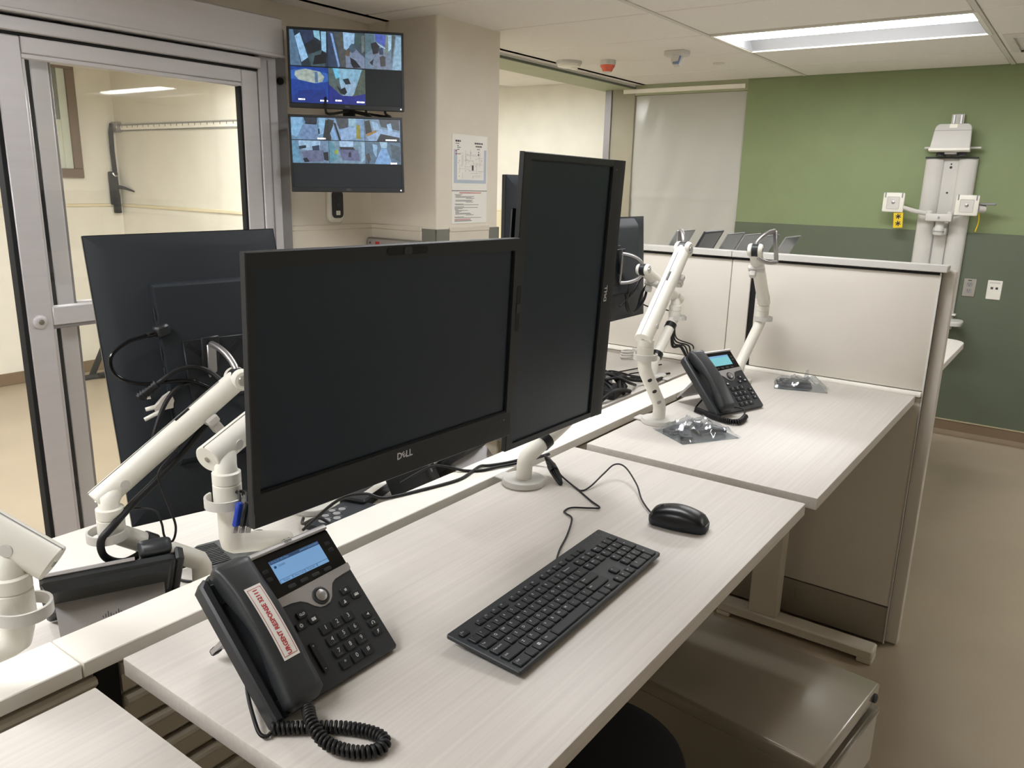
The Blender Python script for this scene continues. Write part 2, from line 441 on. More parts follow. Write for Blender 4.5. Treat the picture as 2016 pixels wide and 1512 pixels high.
# ---- hallway beyond the opening
ch = sroot('ceiling_hall')
MB().box((3.08, 2.41, 2.50), (5.5, 6.2, 2.54)).done('ceiling_slab', 'ceiling_void', ch)
ht = None
for i, x in enumerate([3.185, 3.795, 4.405, 5.015]):
    for y in (2.20, 3.42, 4.64):
        if x == 3.795 and y in (2.20, 4.64): continue
        y0 = max(y, 2.42)
        x1 = min(x+.604, 5.495)
        MB().box((x+.006, y0+.006, 2.376), (x1, y+1.214, 2.386), .002).done('ceiling_tile', 'ceiling_tile', ch)
we = sroot('wall_hall')
MB().box((5.5, 2.36, 0), (5.6, 6.2, 2.5)).done('wall_panel', 'wall_cream', we)
MB().box((5.492, 2.36, 0), (5.5, 6.2, 1.305), .002).done('wainscot_panel', 'wall_cream_low', we)
MB().box((5.488, 2.36, 1.300), (5.5, 6.2, 1.320), .003).done('chair_rail', 'wall_cream_low', we)
struct(MB().box((2.9, 6.2, 0), (5.6, 6.3, 2.5)).done('wall_hall_end', 'wall_cream'))

# ================================================================== CEILING FIXTURES
def ceiling_light(x, y, z, label, lens='lens', main=True):
    t = thing('ceiling_light', label, 'light', (x, y, z), group='recessed ceiling lights')
    w2, l2 = .298, .605
    f = MB()
    f.box((-w2, -l2, -.003), (w2, -l2+.018, .02)); f.box((-w2, l2-.018, -.003), (w2, l2, .02))
    f.box((-w2, -l2+.018, -.003), (-w2+.018, l2-.018, .02)); f.box((w2-.018, -l2+.018, -.003), (w2, l2-.018, .02))
    f.done('frame', 'white_plastic', t)
    for s in (-1, 1):
        prof = [(s*(w2-.018), .004), (s*.255, .030), (s*.215, .060), (s*.165, .078), (s*.150, .080), (s*.150, .088), (s*(w2-.010), .088), (s*(w2-.010), .004)]
        MB().ring_loft([[(p[0], yy, p[1]) for p in prof] for yy in (-l2+.018, l2-.018)]).done('reflector', 'reflector_grey', t)
        MB().box((-w2+.018, s*(l2-.018)-.004, .0), (w2-.018, s*(l2-.018)+.004, .09)).done('end_plate', 'reflector_grey', t)
    n = 10
    MB().ring_loft([[(-.045+.130*math.cos(PI*k/n), yy, .078-.066*math.sin(PI*k/n)) for k in range(n+1)] for yy in (-l2+.03, l2-.03)]).done('diffuser', lens, t)
    MB().box((-w2, -l2, .09), (w2, l2, .11)).done('housing', 'grid_white', t)
    return t
LL = ['recessed troffer light in the ceiling before the green wall', 'recessed troffer light overhead above the desks', 'recessed troffer light overhead at the near left', 'added unseen fill light overhead, brightening the glass door wall', 'added unseen fill light at right, brightening the floor and ceiling', 'recessed troffer light overhead to the right of the camera', 'recessed troffer light overhead behind the camera']
for (x, y, z), l in zip(MAIN_LIGHTS, LL): ceiling_light(x, y, z, l)
for i, (x, y, z) in enumerate(BACK_LIGHTS): ceiling_light(x, y, z, ['troffer light in the room behind the glass door', 'troffer light in the left of the room behind the glass door', 'troffer light in the right of the room behind the glass door'][i], 'lens_warm')
for i, (x, y, z) in enumerate(HALL_LIGHTS): ceiling_light(x, y, z, ['troffer light in the hallway ceiling just past the opening', 'troffer light deeper in the hallway ceiling'][i], 'lens_warm')
t = thing('smoke_detector', 'round off-white smoke detector on the ceiling, left of the orange strobe', 'detector', (4.079, 1.915, ZC))
MB().lathe([(.082, .004), (.082, -.012), (.078, -.016), (.06, -.018)], seg=36).done('mounting_base', 'white_grey', t)
MB().lathe([(.074, -.016), (.072, -.030), (.05, -.036), (.02, -.037)], seg=36).done('detector_body', 'white_plastic', t)
MB().lathe([(.022, -.03), (.021, -.044), (.012, -.047)], c=(.02, -.03, 0)).done('sensor_cap', 'rail_white', t)
t = thing('ceiling_strobe', 'orange dome strobe with a pale base on the ceiling', 'alarm', (4.154, 1.675, ZC))
MB().lathe([(.050, .004), (.050, -.020), (.047, -.026)]).done('mounting_base', 'white_grey', t)
MB().lathe([(.047, -.024), (.045, -.036), (.036, -.046), (.033, -.056), (.028, -.064), (.01, -.066)]).done('strobe_dome', 'orange', t)
MB().lathe([(.027, -.063), (.024, -.069), (.008, -.070)]).done('strobe_tip', 'white_grey', t)
t = thing('ceiling_sensor', 'white ceiling bracket with a dark tilted sensor eye', 'sensor', (4.034, 1.152, ZC))
MB().prism(rrect(.10, .13, .02), -.026, .004, .004, chb=.006).done('bracket', 'white_grey', t)
MB().box((-.03, -.028, -.052), (.03, .022, .018), .012, 2, M=T(-.012, -.008, -.028) @ R(28, 'Y')).done('sensor_head', 'white_grey', t)
MB().box((-.006, -.026, -.04), (.008, .014, .012), .005, 2, M=T(-.036, -.016, -.038) @ R(28, 'Y')).done('sensor_eye', 'device_blue', t)
t = thing('ceiling_sprinkler', 'flat round sprinkler cover plate in the ceiling tile', 'sprinkler', (4.555, 1.109, ZC))
MB().lathe([(.036, .003), (.036, -.002), (.030, -.004)]).done('cover_plate', 'grid_white', t)
MB().lathe([(.030, .004), (.030, -.0006)], seg=20).done('cover_rim', 'aluminium_dark', t)
t = thing('ceiling_vent', 'square air vent in the ceiling at the right edge', 'vent', (4.575, -.735, ZC))
MB().box((-.298, -.295, .006), (.298, .295, .02)).done('backing', 'trim_dark', t)
for k in range(4):
    m_ = MB(); s0 = .29-.065*k
    frame2 = [(-s0, -s0), (s0, -s0), (s0, s0), (-s0, s0)]; s1 = s0-.045
    in2 = [(-s1, -s1), (s1, -s1), (s1, s1), (-s1, s1)]
    for a in range(4):
        b = (a+1) % 4
        m_.ring_loft([[(frame2[a][0], frame2[a][1], 0), (frame2[b][0], frame2[b][1], 0), (in2[b][0], in2[b][1], -.012), (in2[a][0], in2[a][1], -.012)], [(frame2[a][0], frame2[a][1], .006), (frame2[b][0], frame2[b][1], .006), (in2[b][0], in2[b][1], -.008), (in2[a][0], in2[a][1], -.008)]])
    m_.done('vane', 'grid_white', t)

# ================================================================== SLIDING GLASS DOOR
d = sroot('door_1')
YD = 2.17
MB().box((-.75, 2.055, 2.066), (1.957, 2.17, 2.224), .006).done('header_cover', 'aluminium', d)
MB().box((-.75, 2.045, 2.062), (1.962, 2.062, 2.074), .002).done('header_lip', 'aluminium', d)
MB().box((-.75, 2.14, 2.050), (1.90, 2.20, 2.066)).done('shadow_gap', 'screen_gap', d)
MB().box((-.75, 2.095, 2.010), (1.862, 2.20, 2.056), .003).done('track_beam', 'aluminium', d)
MB().box((-.75, 2.12, 2.002), (1.86, 2.19, 2.010)).done('track_gap', 'screen_gap', d)
MB().box((1.860, 2.115, 0), (1.957, 2.20, 2.066), .004).done('frame_jamb', 'aluminium', d)
MB().box((1.905, 2.110, 0), (1.909, 2.118, 2.05)).done('jamb_groove', 'aluminium_dark', d)
MB().box((1.957, 2.14, 0), (2.032, 2.20, 2.20), .006).done('casing', 'aluminium_dark', d)
MB().cyl((1.992, 2.142, 1.975), (1.992, 2.128, 1.975), .017, .014).done('latch_button', 'black_rubber', d)
Y0, Y1 = 2.118, 2.158
MB().box((.800, Y0, .01), (.890, Y1, 2.000), .005).done('stile', 'aluminium', d)
MB().box((1.772, Y0, .01), (1.856, Y1, 2.000), .005).done('stile', 'aluminium', d)
MB().box((.890, Y0, 1.945), (1.772, Y1, 2.000), .003).done('top_rail', 'aluminium', d)
MB().box((.880, Y0+.006, 1.928), (1.785, Y1-.006, 1.946), .003).done('glazing_bead', 'aluminium', d)
MB().box((.890, Y0, .992), (1.772, Y1, 1.062), .004).done('mid_rail', 'aluminium', d)
MB().box((.890, Y0+.008, .978), (1.772, Y1-.008, .992), .002).done('glazing_bead', 'aluminium_dark', d)
MB().box((.890, Y0, .01), (1.772, Y1, .13), .004).done('bottom_rail', 'aluminium', d)
MB().box((1.762, Y0+.004, .13), (1.776, Y1-.004, 1.93), .001).done('gasket', 'door_seal', d)
MB().box((.886, 2.135, .13), (1.776, 2.141, 1.93)).done('pane', 'pane_glass', d)
MB().box((.786, Y0+.002, .01), (.802, Y1+.01, 2.000), .002).done('edge_seal', 'door_seal', d)
MB().box((.889, Y0+.010, .13), (.902, Y1-.010, 1.93), .003).done('glazing_bead', 'aluminium', d)
lk = MB(); lk.lathe([(.026, 0), (.026, .008), (.020, .013), (.012, .013)], M=R(90, 'X'), c=(.842, Y0+.002, 1.012)); lk.done('lock_rose', 'aluminium', d)
MB().lathe([(.010, .010), (.010, .0155), (.004, .016)], M=R(90, 'X'), c=(.842, Y0+.002, 1.012), seg=12).done('lock_cylinder', 'chrome', d)
# trailing leaf standing behind the first one
d3 = sroot('door_3')
Y2, Y3 = 2.215, 2.255
MB().box((.936, Y2, .01), (.954, Y3+.01, 2.0), .002).done('edge_seal', 'door_seal', d3)
MB().box((.954, Y2, .01), (1.018, Y3, 2.0), .004).done('stile', 'aluminium', d3)
MB().box((1.018, Y2+.008, .01), (1.030, Y3-.004, 2.0), .002).done('glazing_bead', 'aluminium_dark', d3)
MB().box((1.03, Y2, 1.945), (1.95, Y3, 2.0), .003).done('top_rail', 'aluminium', d3)
MB().box((1.03, Y2, .995), (1.95, Y3, 1.058), .003).done('mid_rail', 'aluminium', d3)
MB().box((1.03, 2.231, .1), (1.95, 2.237, 1.945)).done('pane', 'pane_glass', d3)

# ================================================================== BACK ROOM ITEMS
t = thing('wall_track', 'long pale measuring track on the cream wall behind the glass', 'track', (2.95, 4.6, 1.900))
MB().box((-.008, -2.0, -.022), (0, .72, .020), .003).done('track_bar', 'rail_white', t)
MB().box((-.016, -2.0, .012), (0, .72, .022), .002).done('track_lip', 'grey_plastic', t)
MB().box((-.012, -2.0, -.030), (0, .72, -.024), .002).done('track_lip', 'grey_plastic', t)
MB().box((-.040, .70, -.035), (0, .79, .042), .004).done('end_bracket', 'silver', t)
for k in range(36): MB().box((-.0086, -1.95+.075*k, -.004), (-.0078, -1.944+.075*k, .012)).done('graduation', 'ink', t)
t = thing('wall_strap', 'dark strap with buckle hanging from the track end', 'strap', (2.90, 5.375, 1.92)); O = (2.90, 5.375, 1.92)
def flat(pts, wd, th):
    return MB(O).ring_loft([[(x-wd/2, y-th/2, z), (x+wd/2, y-th/2, z), (x+wd/2, y+th/2, z), (x-wd/2, y+th/2, z)] for x, y, z in pts])
flat([(2.915, 5.375, 1.93), (2.900, 5.372, 1.86), (2.897, 5.372, 1.72), (2.903, 5.374, 1.565)], .036, .006).done('strap', 'strap_dark', t)
MB(O).box((2.852, 5.345, 1.31), (2.912, 5.39, 1.565), .006).done('holster', 'strap_dark', t)
MB(O).box((2.872, 5.347, 1.245), (2.918, 5.39, 1.40), .006).done('holster_tip', 'strap_dark', t)
MB(O).tube([(2.866, 5.34, 1.555), (2.882, 5.335, 1.530), (2.905, 5.34, 1.540)], .007, 6, 5).done('buckle', 'chrome', t)
MB(O).tube([(2.905, 5.34, 1.450), (2.925, 5.28, 1.440), (2.938, 5.18, 1.418)], [.016, .012, .006], 6).done('lever', 'strap_dark', t)
t = thing('floor_belt', 'dark folded belt lying at the foot of the wall behind the glass', 'belt', (2.46, 5.13, 0))
MB().tube([(-.16, .02, .012), (.0, .0, .02), (.16, -.03, .014), (.30, -.05, .012)], .024, 6, 5, flat=.5).done('belt', 'strap_dark', t)
MB().box((-.022, -.012, 0), (.022, .008, .25), .004, M=T(-.02, .02, .01) @ R(28, 'Y')).done('belt_tongue', 'strap_dark', t)
MB().box((.02, -.04, .004), (.09, .02, .04), .006).done('clasp', 'black_rubber', t)

# ================================================================== DESKS, SPINE, PARTITION
def desk(label, x0, x1, y0, y1, z, front=-1, legs=True, leg_at=None):
    """y0..y1 top; front=-1: user side is -y"""
    cx, cy = (x0+x1)/2, (y0+y1)/2
    t = thing('desk', label, 'desk', (cx, cy, 0), group='white grained desks along the spine')
    o = (cx, cy, 0)
    MB(o).box((x0, y0, z-.027), (x1, y1, z), .0022, 2).done('desktop', 'laminate', t)
    yb = y1 if front < 0 else y0; yf = y0 if front < 0 else y1
    for x in (leg_at or (x0+.10, x1-.085)):
        ya, yb2 = sorted((yb+front*.145, yb+front*.245))
        l = MB(o).box((x-.030, ya, .05), (x+.030, yb2, z-.045), .004).done('leg', 'spine_cream', t)
        ya, yb2 = sorted((yb+front*.03, yf-front*(.01)+front*.02))
        f = MB(o); f.box((x-.036, ya, .014), (x+.036, yb2, .052), .006)
        f.box((x-.036, ya, 0), (x+.036, ya+.05, .016), .003); f.box((x-.036, yb2-.05, 0), (x+.036, yb2, .016), .003)
        f.done('foot', 'spine_cream', t)
        ya, yb2 = sorted((yb+front*.06, yf-front*.08))
        MB(o).box((x-.03, ya, z-.050), (x+.03, yb2, z-.027), .003).done('bracket', 'spine_cream', t)
    ya, yb2 = sorted((yb+front*.17, yb+front*.22))
    MB(o).box((x0+.08, ya, z-.085), (x1-.08, yb2, z-.045), .003).done('crossbar', 'spine_cream', t)
    xk = x1-.07
    MB(o).lathe([(.018, z-.050), (.020, z-.046), (.020, z-.036), (.010, z-.027)], c=(xk, yf-front*.05, 0)).done('height_paddle', 'guard_grey', t)
    return t
desk('white grained desk holding the keyboard, mouse and desk phone in front', 0, 1.1643, -.5734, 0, .910, leg_at=(.15, 1.03))
desk('white grained desk against the partition with two plastic bags', 1.1893, 2.2979, -.5894, -.0211, .917, leg_at=(1.36, 2.205))
desk('white grained desk corner cut off at the lower left', -1.22, -.047, -.593, -.019, .900, leg_at=(-1.1, -.16))
desk('white desk on the far side of the rail under the black box', -.03, 1.15, .128, .700, .800, front=1)
desk('white desk on the far side of the rail by the partition, with tangled cables', 1.165, 2.30, .148, .715, .900, front=1)
# ---- spine between the desks
t = thing('desk_spine', 'low cream rail running between the facing desks', 'rail', (.7, .07, 0)); O = (.7, .07, 0)
MB(O).box((-1.30, .0252, .890), (-.0420, .1121, .913), .0015).done('top_cap', 'rail_white', t)
MB(O).box((-.0402, .0252, .890), (2.312, .1121, .913), .0015).done('top_cap', 'rail_white', t)
MB(O).box((-1.30, .050, .06), (2.312, .088, .890)).done('core', 'spine_cream', t)
MB(O).box((-.018, .040, .06), (.012, .050, .890)).done('post_gap', 'screen_gap', t)
for xa, xb in ((-1.30, -.022), (.016, 2.30)):
    for k in range(15):
        z1 = .876-.053*k
        if z1 < .08: break
        prof = [(.050, z1-.046), (.042, z1-.046), (.042, z1-.018), (.036, z1-.014), (.029, z1-.006), (.030, z1), (.036, z1+.003), (.043, z1), (.050, z1-.002)]
        MB(O).ring_loft([[(x, p[0], p[1]) for p in prof] for x in (xa, xb)]).done('slat', 'spine_cream', t)
for xa in (-1.2, 0.4, 1.6): MB(O).box((xa, .03, 0), (xa+.06, .108, .06), .004).done('foot', 'spine_cream', t)
# ---- partition screen at the end of the desks
t = thing('partition_screen', 'tall cream partition at the end of the desks', 'partition', (2.345, .1, 0)); O = (2.345, .1, 0)
MB(O).box((2.325, -.606, .012), (2.347, .90, 1.314)).done('frame_core', 'black_rubber', t)
def ptile(y0, y1, z0, z1, nm='fabric_tile', m='fabric_cream', x0=2.315, x1=2.326, bev=.004):
    MB(O).box((x0, y0, z0), (x1, y1, z1), bev, 2).done(nm, m, t)
ptile(-.604, -.030, .930, 1.304); ptile(-.008, .0645, .930, 1.304); ptile(.066, .735, .930, 1.304)
ptile(-.604, .735, .912, .928, 'ledge_trim', 'rail_white', 2.300)
ptile(-.604, .062, .156, .908); ptile(.066, .735, .156, .908)
ptile(-.604, .735, .016, .152, 'kick_plate', 'kick_grey')
MB(O).box((2.3132, -.36, .075), (2.316, -.29, .125), .001).done('outlet_cover', 'kick_grey', t)
MB(O).box((2.3132, -.20, .075), (2.316, -.13, .125), .001).done('outlet_cover', 'kick_grey', t)
MB(O).box((2.300, -.624, 1.314), (2.357, .064, 1.335), .002).done('top_cap', 'white_grey', t)
MB(O).box((2.300, .0655, 1.314), (2.357, .92, 1.335), .002).done('top_cap', 'white_grey', t)
ptile(-.645, .90, .004, 1.318, 'back_tile', 'fabric_cream', 2.350, 2.388, .010)
ptile(-.608, -.603, .016, 1.312, 'edge_strip', 'white_grey', 2.313, 2.320, .001)
# ---- ledge and document sheets behind the partition
t = thing('rear_ledge', 'narrow ledge fixed behind the partition cap', 'shelf', (2.52, .12, 1.2)); O = (2.52, .12, 1.2)
MB(O).box((2.388, -.5, 1.225), (2.66, .75, 1.245), .002).done('shelf_board', 'white_grey', t)
for y in (-.4, .1, .6): MB(O).box((2.388, y, 1.12), (2.42, y+.02, 1.225), .002).done('shelf_bracket', 'white_grey', t)
SH = [('pale clear panel with dark edges', 'leftmost of the leaning panels above the partition', .335, 'acrylic', .0), ('darkest thick-edged panel leaning above the partition, beside the arm head', '', .22, 'tank_grey', .004),
      ('clear grey panel third from the left above the partition', '', .130, 'acrylic', 0), ('clear grey panel fourth from the left above the partition', '', .065, 'acrylic', 0),
      ('bluish clear panel half hidden by the right arm head', '', -.005, 'acrylic', 0), ('rightmost clear panel leaning above the partition', '', -.085, 'acrylic', 0)]
for i, (a, b, y, m, th) in enumerate(SH):
    lab = a if not b else 'pale clear panel, ' + b
    t = thing('leaning_panel', lab, 'panel', (2.50, y+.06, 1.245), group='panels leaning behind the partition')
    O = (2.50, y+.06, 1.245)
    L_ = .17; hh = .155
    MM = T(2.42, y+.075, 1.247) @ R(28, 'X')
    MB(O).box((0, -.0012-th/2, 0), (L_, .0012+th/2, hh), .0005, M=MM).done('sheet', m, t)
    e = MB(O); w_ = .004 if th == 0 else .008
    e.box((0, -.002-th/2, hh), (L_, .002+th/2, hh+w_), .001, M=MM); e.box((-w_, -.002-th/2, 0), (0, .002+th/2, hh+w_), .001, M=MM); e.box((L_, -.002-th/2, 0), (L_+w_, .002+th/2, hh+w_), .001, M=MM)
    e.done('edge_rim', 'grey_plastic' if th == 0 else 'charcoal', t)
# ---- side table behind the partition
t = thing('side_table', 'white rounded worktop beyond the partition end', 'table', (3.4, -.2, 0)); O = (3.4, -.2, 0)
pts = [(2.395, .7), (2.395, -.498), (4.33, -.498)] + [(4.33+.10*math.sin(a), -.398-.10*math.cos(a)) for a in [PI/10*k for k in range(1, 6)]] + [(4.62, -.30), (4.74, -.20), (4.80, -.05), (4.80, .7)]
MB(O).prism(pts, .750, .779, .002).done('worktop', 'laminate', t)
for p in ((2.6, -.35), (4.2, -.3), (2.6, .6), (4.5, .6)): MB(O).box((p[0]-.03, p[1]-.03, 0), (p[0]+.03, p[1]+.03, .75), .003).done('leg', 'spine_cream', t)

# ---- pedestal and stool
Mp = T(1.181, -.763, 0) @ R(-6.5, 'Z')
t = thing('drawer_pedestal', 'low grey metal drawer unit under the front desk, glossy top', 'cabinet', M=Mp)
W_, D_, H_ = .334, .52, .550
MB().box((-W_, .02, .03), (0, D_, H_-.03), .003).done('carcass', 'pedestal_paint', t)
MB().box((-W_-.002, 0, H_-.034), (.002, D_, H_), .006, 3).done('top_panel', 'pedestal_paint', t)
for k, (z0, z1) in enumerate(((.365, .500), (.205, .358), (.034, .198))):
    dr = MB().box((-W_+.002, -.004, z0), (-.002, .02, z1), .003).done('drawer', 'pedestal_paint', t)
    MB().box((-W_+.01, -.010, z1-.010), (-.01, .0, z1-.002), .002).done('pull', 'pedestal_paint', dr)
MB().lathe([(.010, 0), (.010, .004), (.006, .006)], M=R(90, 'X'), c=(-.03, .0, .530)).done('lock', 'ink', t)
for p in ((-W_+.05, .06), (-.05, .06), (-W_+.05, .5), (-.05, .5)): MB().cyl((p[0], p[1], 0), (p[0], p[1], .03), .018).done('caster', 'black_rubber', t)
t = thing('stool', 'round black padded stool tucked under the front desk', 'stool', (.57, -.41, 0))
MB().lathe([(.02, .545), (.150, .548), (.168, .560), (.172, .580), (.166, .597), (.14, .606), (.02, .608)], seg=48).done('seat', 'seat_black', t)
MB().cyl((0, 0, .06), (0, 0, .55), .024).done('column', 'black_plastic', t)
for k in range(5):
    a = 2*PI*k/5; l = MB().tube([(0, 0, .09), (.10*math.cos(a), .10*math.sin(a), .085), (.17*math.cos(a), .17*math.sin(a), .055)], .016, 8).done('leg', 'black_plastic', t)
    MB().cyl((.17*math.cos(a)-.01, .17*math.sin(a), .025), (.17*math.cos(a)+.01, .17*math.sin(a), .025), .025).done('caster', 'black_rubber', l)

# ================================================================== MONITORS
def monitor_mats(center, yaw, tilt, roll):
    yaw, tilt, roll = [math.radians(a) for a in (yaw, tilt, roll)]
    ex = V(math.cos(yaw), math.sin(yaw), 0); h = V(-math.sin(yaw), math.cos(yaw), 0); ey = V(0, 0, 1)*math.cos(tilt)+h*math.sin(tilt)
    e1 = ex*math.cos(roll)+ey*math.sin(roll); e2 = -ex*math.sin(roll)+ey*math.cos(roll)
    return e1, e2, e1.cross(e2), Vector(center)
LW, LH = .534, .350
def make_monitor(label, M, front=True, back=False):
    t = thing('monitor', label, 'monitor', M=M, group='desk monitors')
    w, h = LW/2, LH/2
    # housing ring: bezel sides 11 mm, top 20 mm, chin 40 mm
    f = MB(); x0, x1, z0, z1 = -w+.011, w-.011, -h+.045, h-.020
    oo = [(-w, -h+.003), (w, -h+.003), (w, h), (-w, h)]; ii = [(x0, z0), (x1, z0), (x1, z1), (x0, z1)]
    def sh(L, d): return [(p[0]-math.copysign(d, p[0]), p[1]-math.copysign(d, p[1])) for p in L]
    rings = [(ii, .010), (ii, .0006), (sh(ii, -.0006), 0), (sh(oo, .0012), 0), (oo, .0012), (oo, .0105)]
    rr = [[f.bm.verts.new((p[0], y, p[1])) for p in L] for L, y in rings]
    for a_ in range(5):
        for b_ in range(4): f.bm.faces.new((rr[a_][b_], rr[a_][(b_+1) % 4], rr[a_+1][(b_+1) % 4], rr[a_+1][b_]))
    f.done('bezel', 'black_plastic', t, ang=30)
    MB().ring_loft([[(xx, y, z) for y, z in ((.0004, z0-.0006), (-.0006, z0-.003), (-.0010, z0-.022), (-.0024, z0-.026), (-.0022, -h+.002), (.0005, -h), (.0105, -h), (.0105, z0-.0006))] for xx in (-w+.0003, w-.0003)]).done('chin', 'black_plastic', t)
    MB().box((x0-.001, .0045, z0-.001), (x1+.001, .012, z1+.001)).done('screen', 'screen_off', t)
    g = MB(); g.box((x0, .0012, z0), (x1, .0046, z0+.0035)); g.box((x1-.003, .0012, z0), (x1, .0046, z1)); g.box((x0, .0036, z0), (x0+.0012, .0046, z1)); g.box((x0, .0036, z1-.0012), (x1, .0046, z1))
    g.done('screen_gap', 'screen_gap', t)
    MB().ring_loft([[(sx*(w-i_), y_, sz*(h-i_)) for sx, sz in ((-1, -1), (1, -1), (1, 1), (-1, 1))] for y_, i_ in ((.0095, .0015), (.0115, .0015), (.0225, .034))]).done('rear_shell', 'black_matte', t, ang=20)
    if front:
        MB().prism([(p[0], p[1]) for p in rrect(.082, .0115, .005, 4, 0, h-.0095)], -.0005, .0008, M=Matrix(((1, 0, 0, 0), (0, 0, 1, 0), (0, 1, 0, 0), (0, 0, 0, 1)))).done('camera_bar', 'screen_gap', t)
        c = MB().prism(rrect(.016, .0105, .003, 3, 0, h-.0095), -.0014, 0, M=Matrix(((1, 0, 0, 0), (0, 0, 1, 0), (0, 1, 0, 0), (0, 0, 0, 1)))).done('camera_shutter', 'charcoal', t)
        yl = -.0016
        text('D', .0150, T(-.0105, yl, z0-.0125) @ XZ, 'lettering_white', t, bold=True)
        text('E', .0125, T(-.0012, yl, z0-.0122) @ XZ @ R(30, 'Z'), 'lettering_white', t, bold=True)
        text('LL', .0150, T(.0100, yl, z0-.0125) @ XZ, 'lettering_white', t, bold=True)
        for k in range(5):
            MB().lathe([(.0016, 0), (.0016, .0004)], M=R(90, 'X'), c=(w-.055+.009*k, -.0006, z0-.012), seg=8).done('button', 'charcoal' if k < 4 else 'lettering_dim', t)
    # back cover
    MB().ring_loft([[(-.172+dx, y, -.080+dz) if k == 0 else (.172-dx, y, -.080+dz) if k == 1 else (.172-dx, y, h-.006-dz2) if k == 2 else (-.172+dx, y, h-.006-dz2) for k in range(4)] for y, dx, dz, dz2 in ((.0225, 0, 0, 0), (.040, .006, .001, .02), (.046, .012, .003, .034))]).done('back_cover', 'black_matte', t, ang=30)
    if back:
        v = MB(); v.box((-.058, .044, -.045), (.058, .0500, .071), .002); v.done('vesa_plate', 'black_plastic', t)
        for sx in (-1, 1):
            for sz in (-1, 1):
                MB().box((-.016, .0497, -.0045), (.016, .0508, .0045), .0004, M=T(sx*.038, 0, .013+sz*.038) @ R(-sx*sz*45, 'Y')).done('slot', 'screen_gap', t)
        MB().box((-.014, .0500, .073), (.014, .056, .084), .002).done('plate_tab', 'black_plastic', t)
        MB().box((-.0035, .0455, -.064), (.0035, .047, -.055), .0005).done('release_button', 'charcoal', t)
        p = MB()
        for k in range(7): p.box((-.12+.037*k, .0300, -.0812), (-.098+.037*k, .0380, -.0798), .0003)
        p.done('port', 'charcoal', t)
    return t
e1, e2, n, c = monitor_mats((.366, -.183, 1.287), -1.0, -1.9, -.4)
make_monitor('landscape black monitor in front, switched off, facing the camera', basis(e1, -n, e2, c))
e1, e2, n, c = monitor_mats((.829, -.172, 1.333), -.2, -2.4, -.5)
make_monitor('upright portrait black monitor in front, switched off', basis(e2, -n, -e1, c))
e1, e2, n, c = monitor_mats((.394, .37, 1.186), -18.6, 15.4, 1.5); cB, nB = c, n
make_monitor('portrait black monitor at left seen from behind, with hanging cables', basis(e2, n, e1, c - n*.0115), front=False, back=True)
e1, e2, n, c = monitor_mats((1.878, .33, 1.273), 0, 4, 0)
make_monitor('black monitor seen from behind near the partition, bunched cables below', basis(-e1, n, e2, c - n*.0115), front=False, back=True)
e1, e2, n, c = monitor_mats((1.470, .33, 1.305), 0, 0, 0)
make_monitor('portrait black monitor mostly hidden behind the upright front monitor', basis(e2, n, e1, c - n*.0115), front=False, back=True)

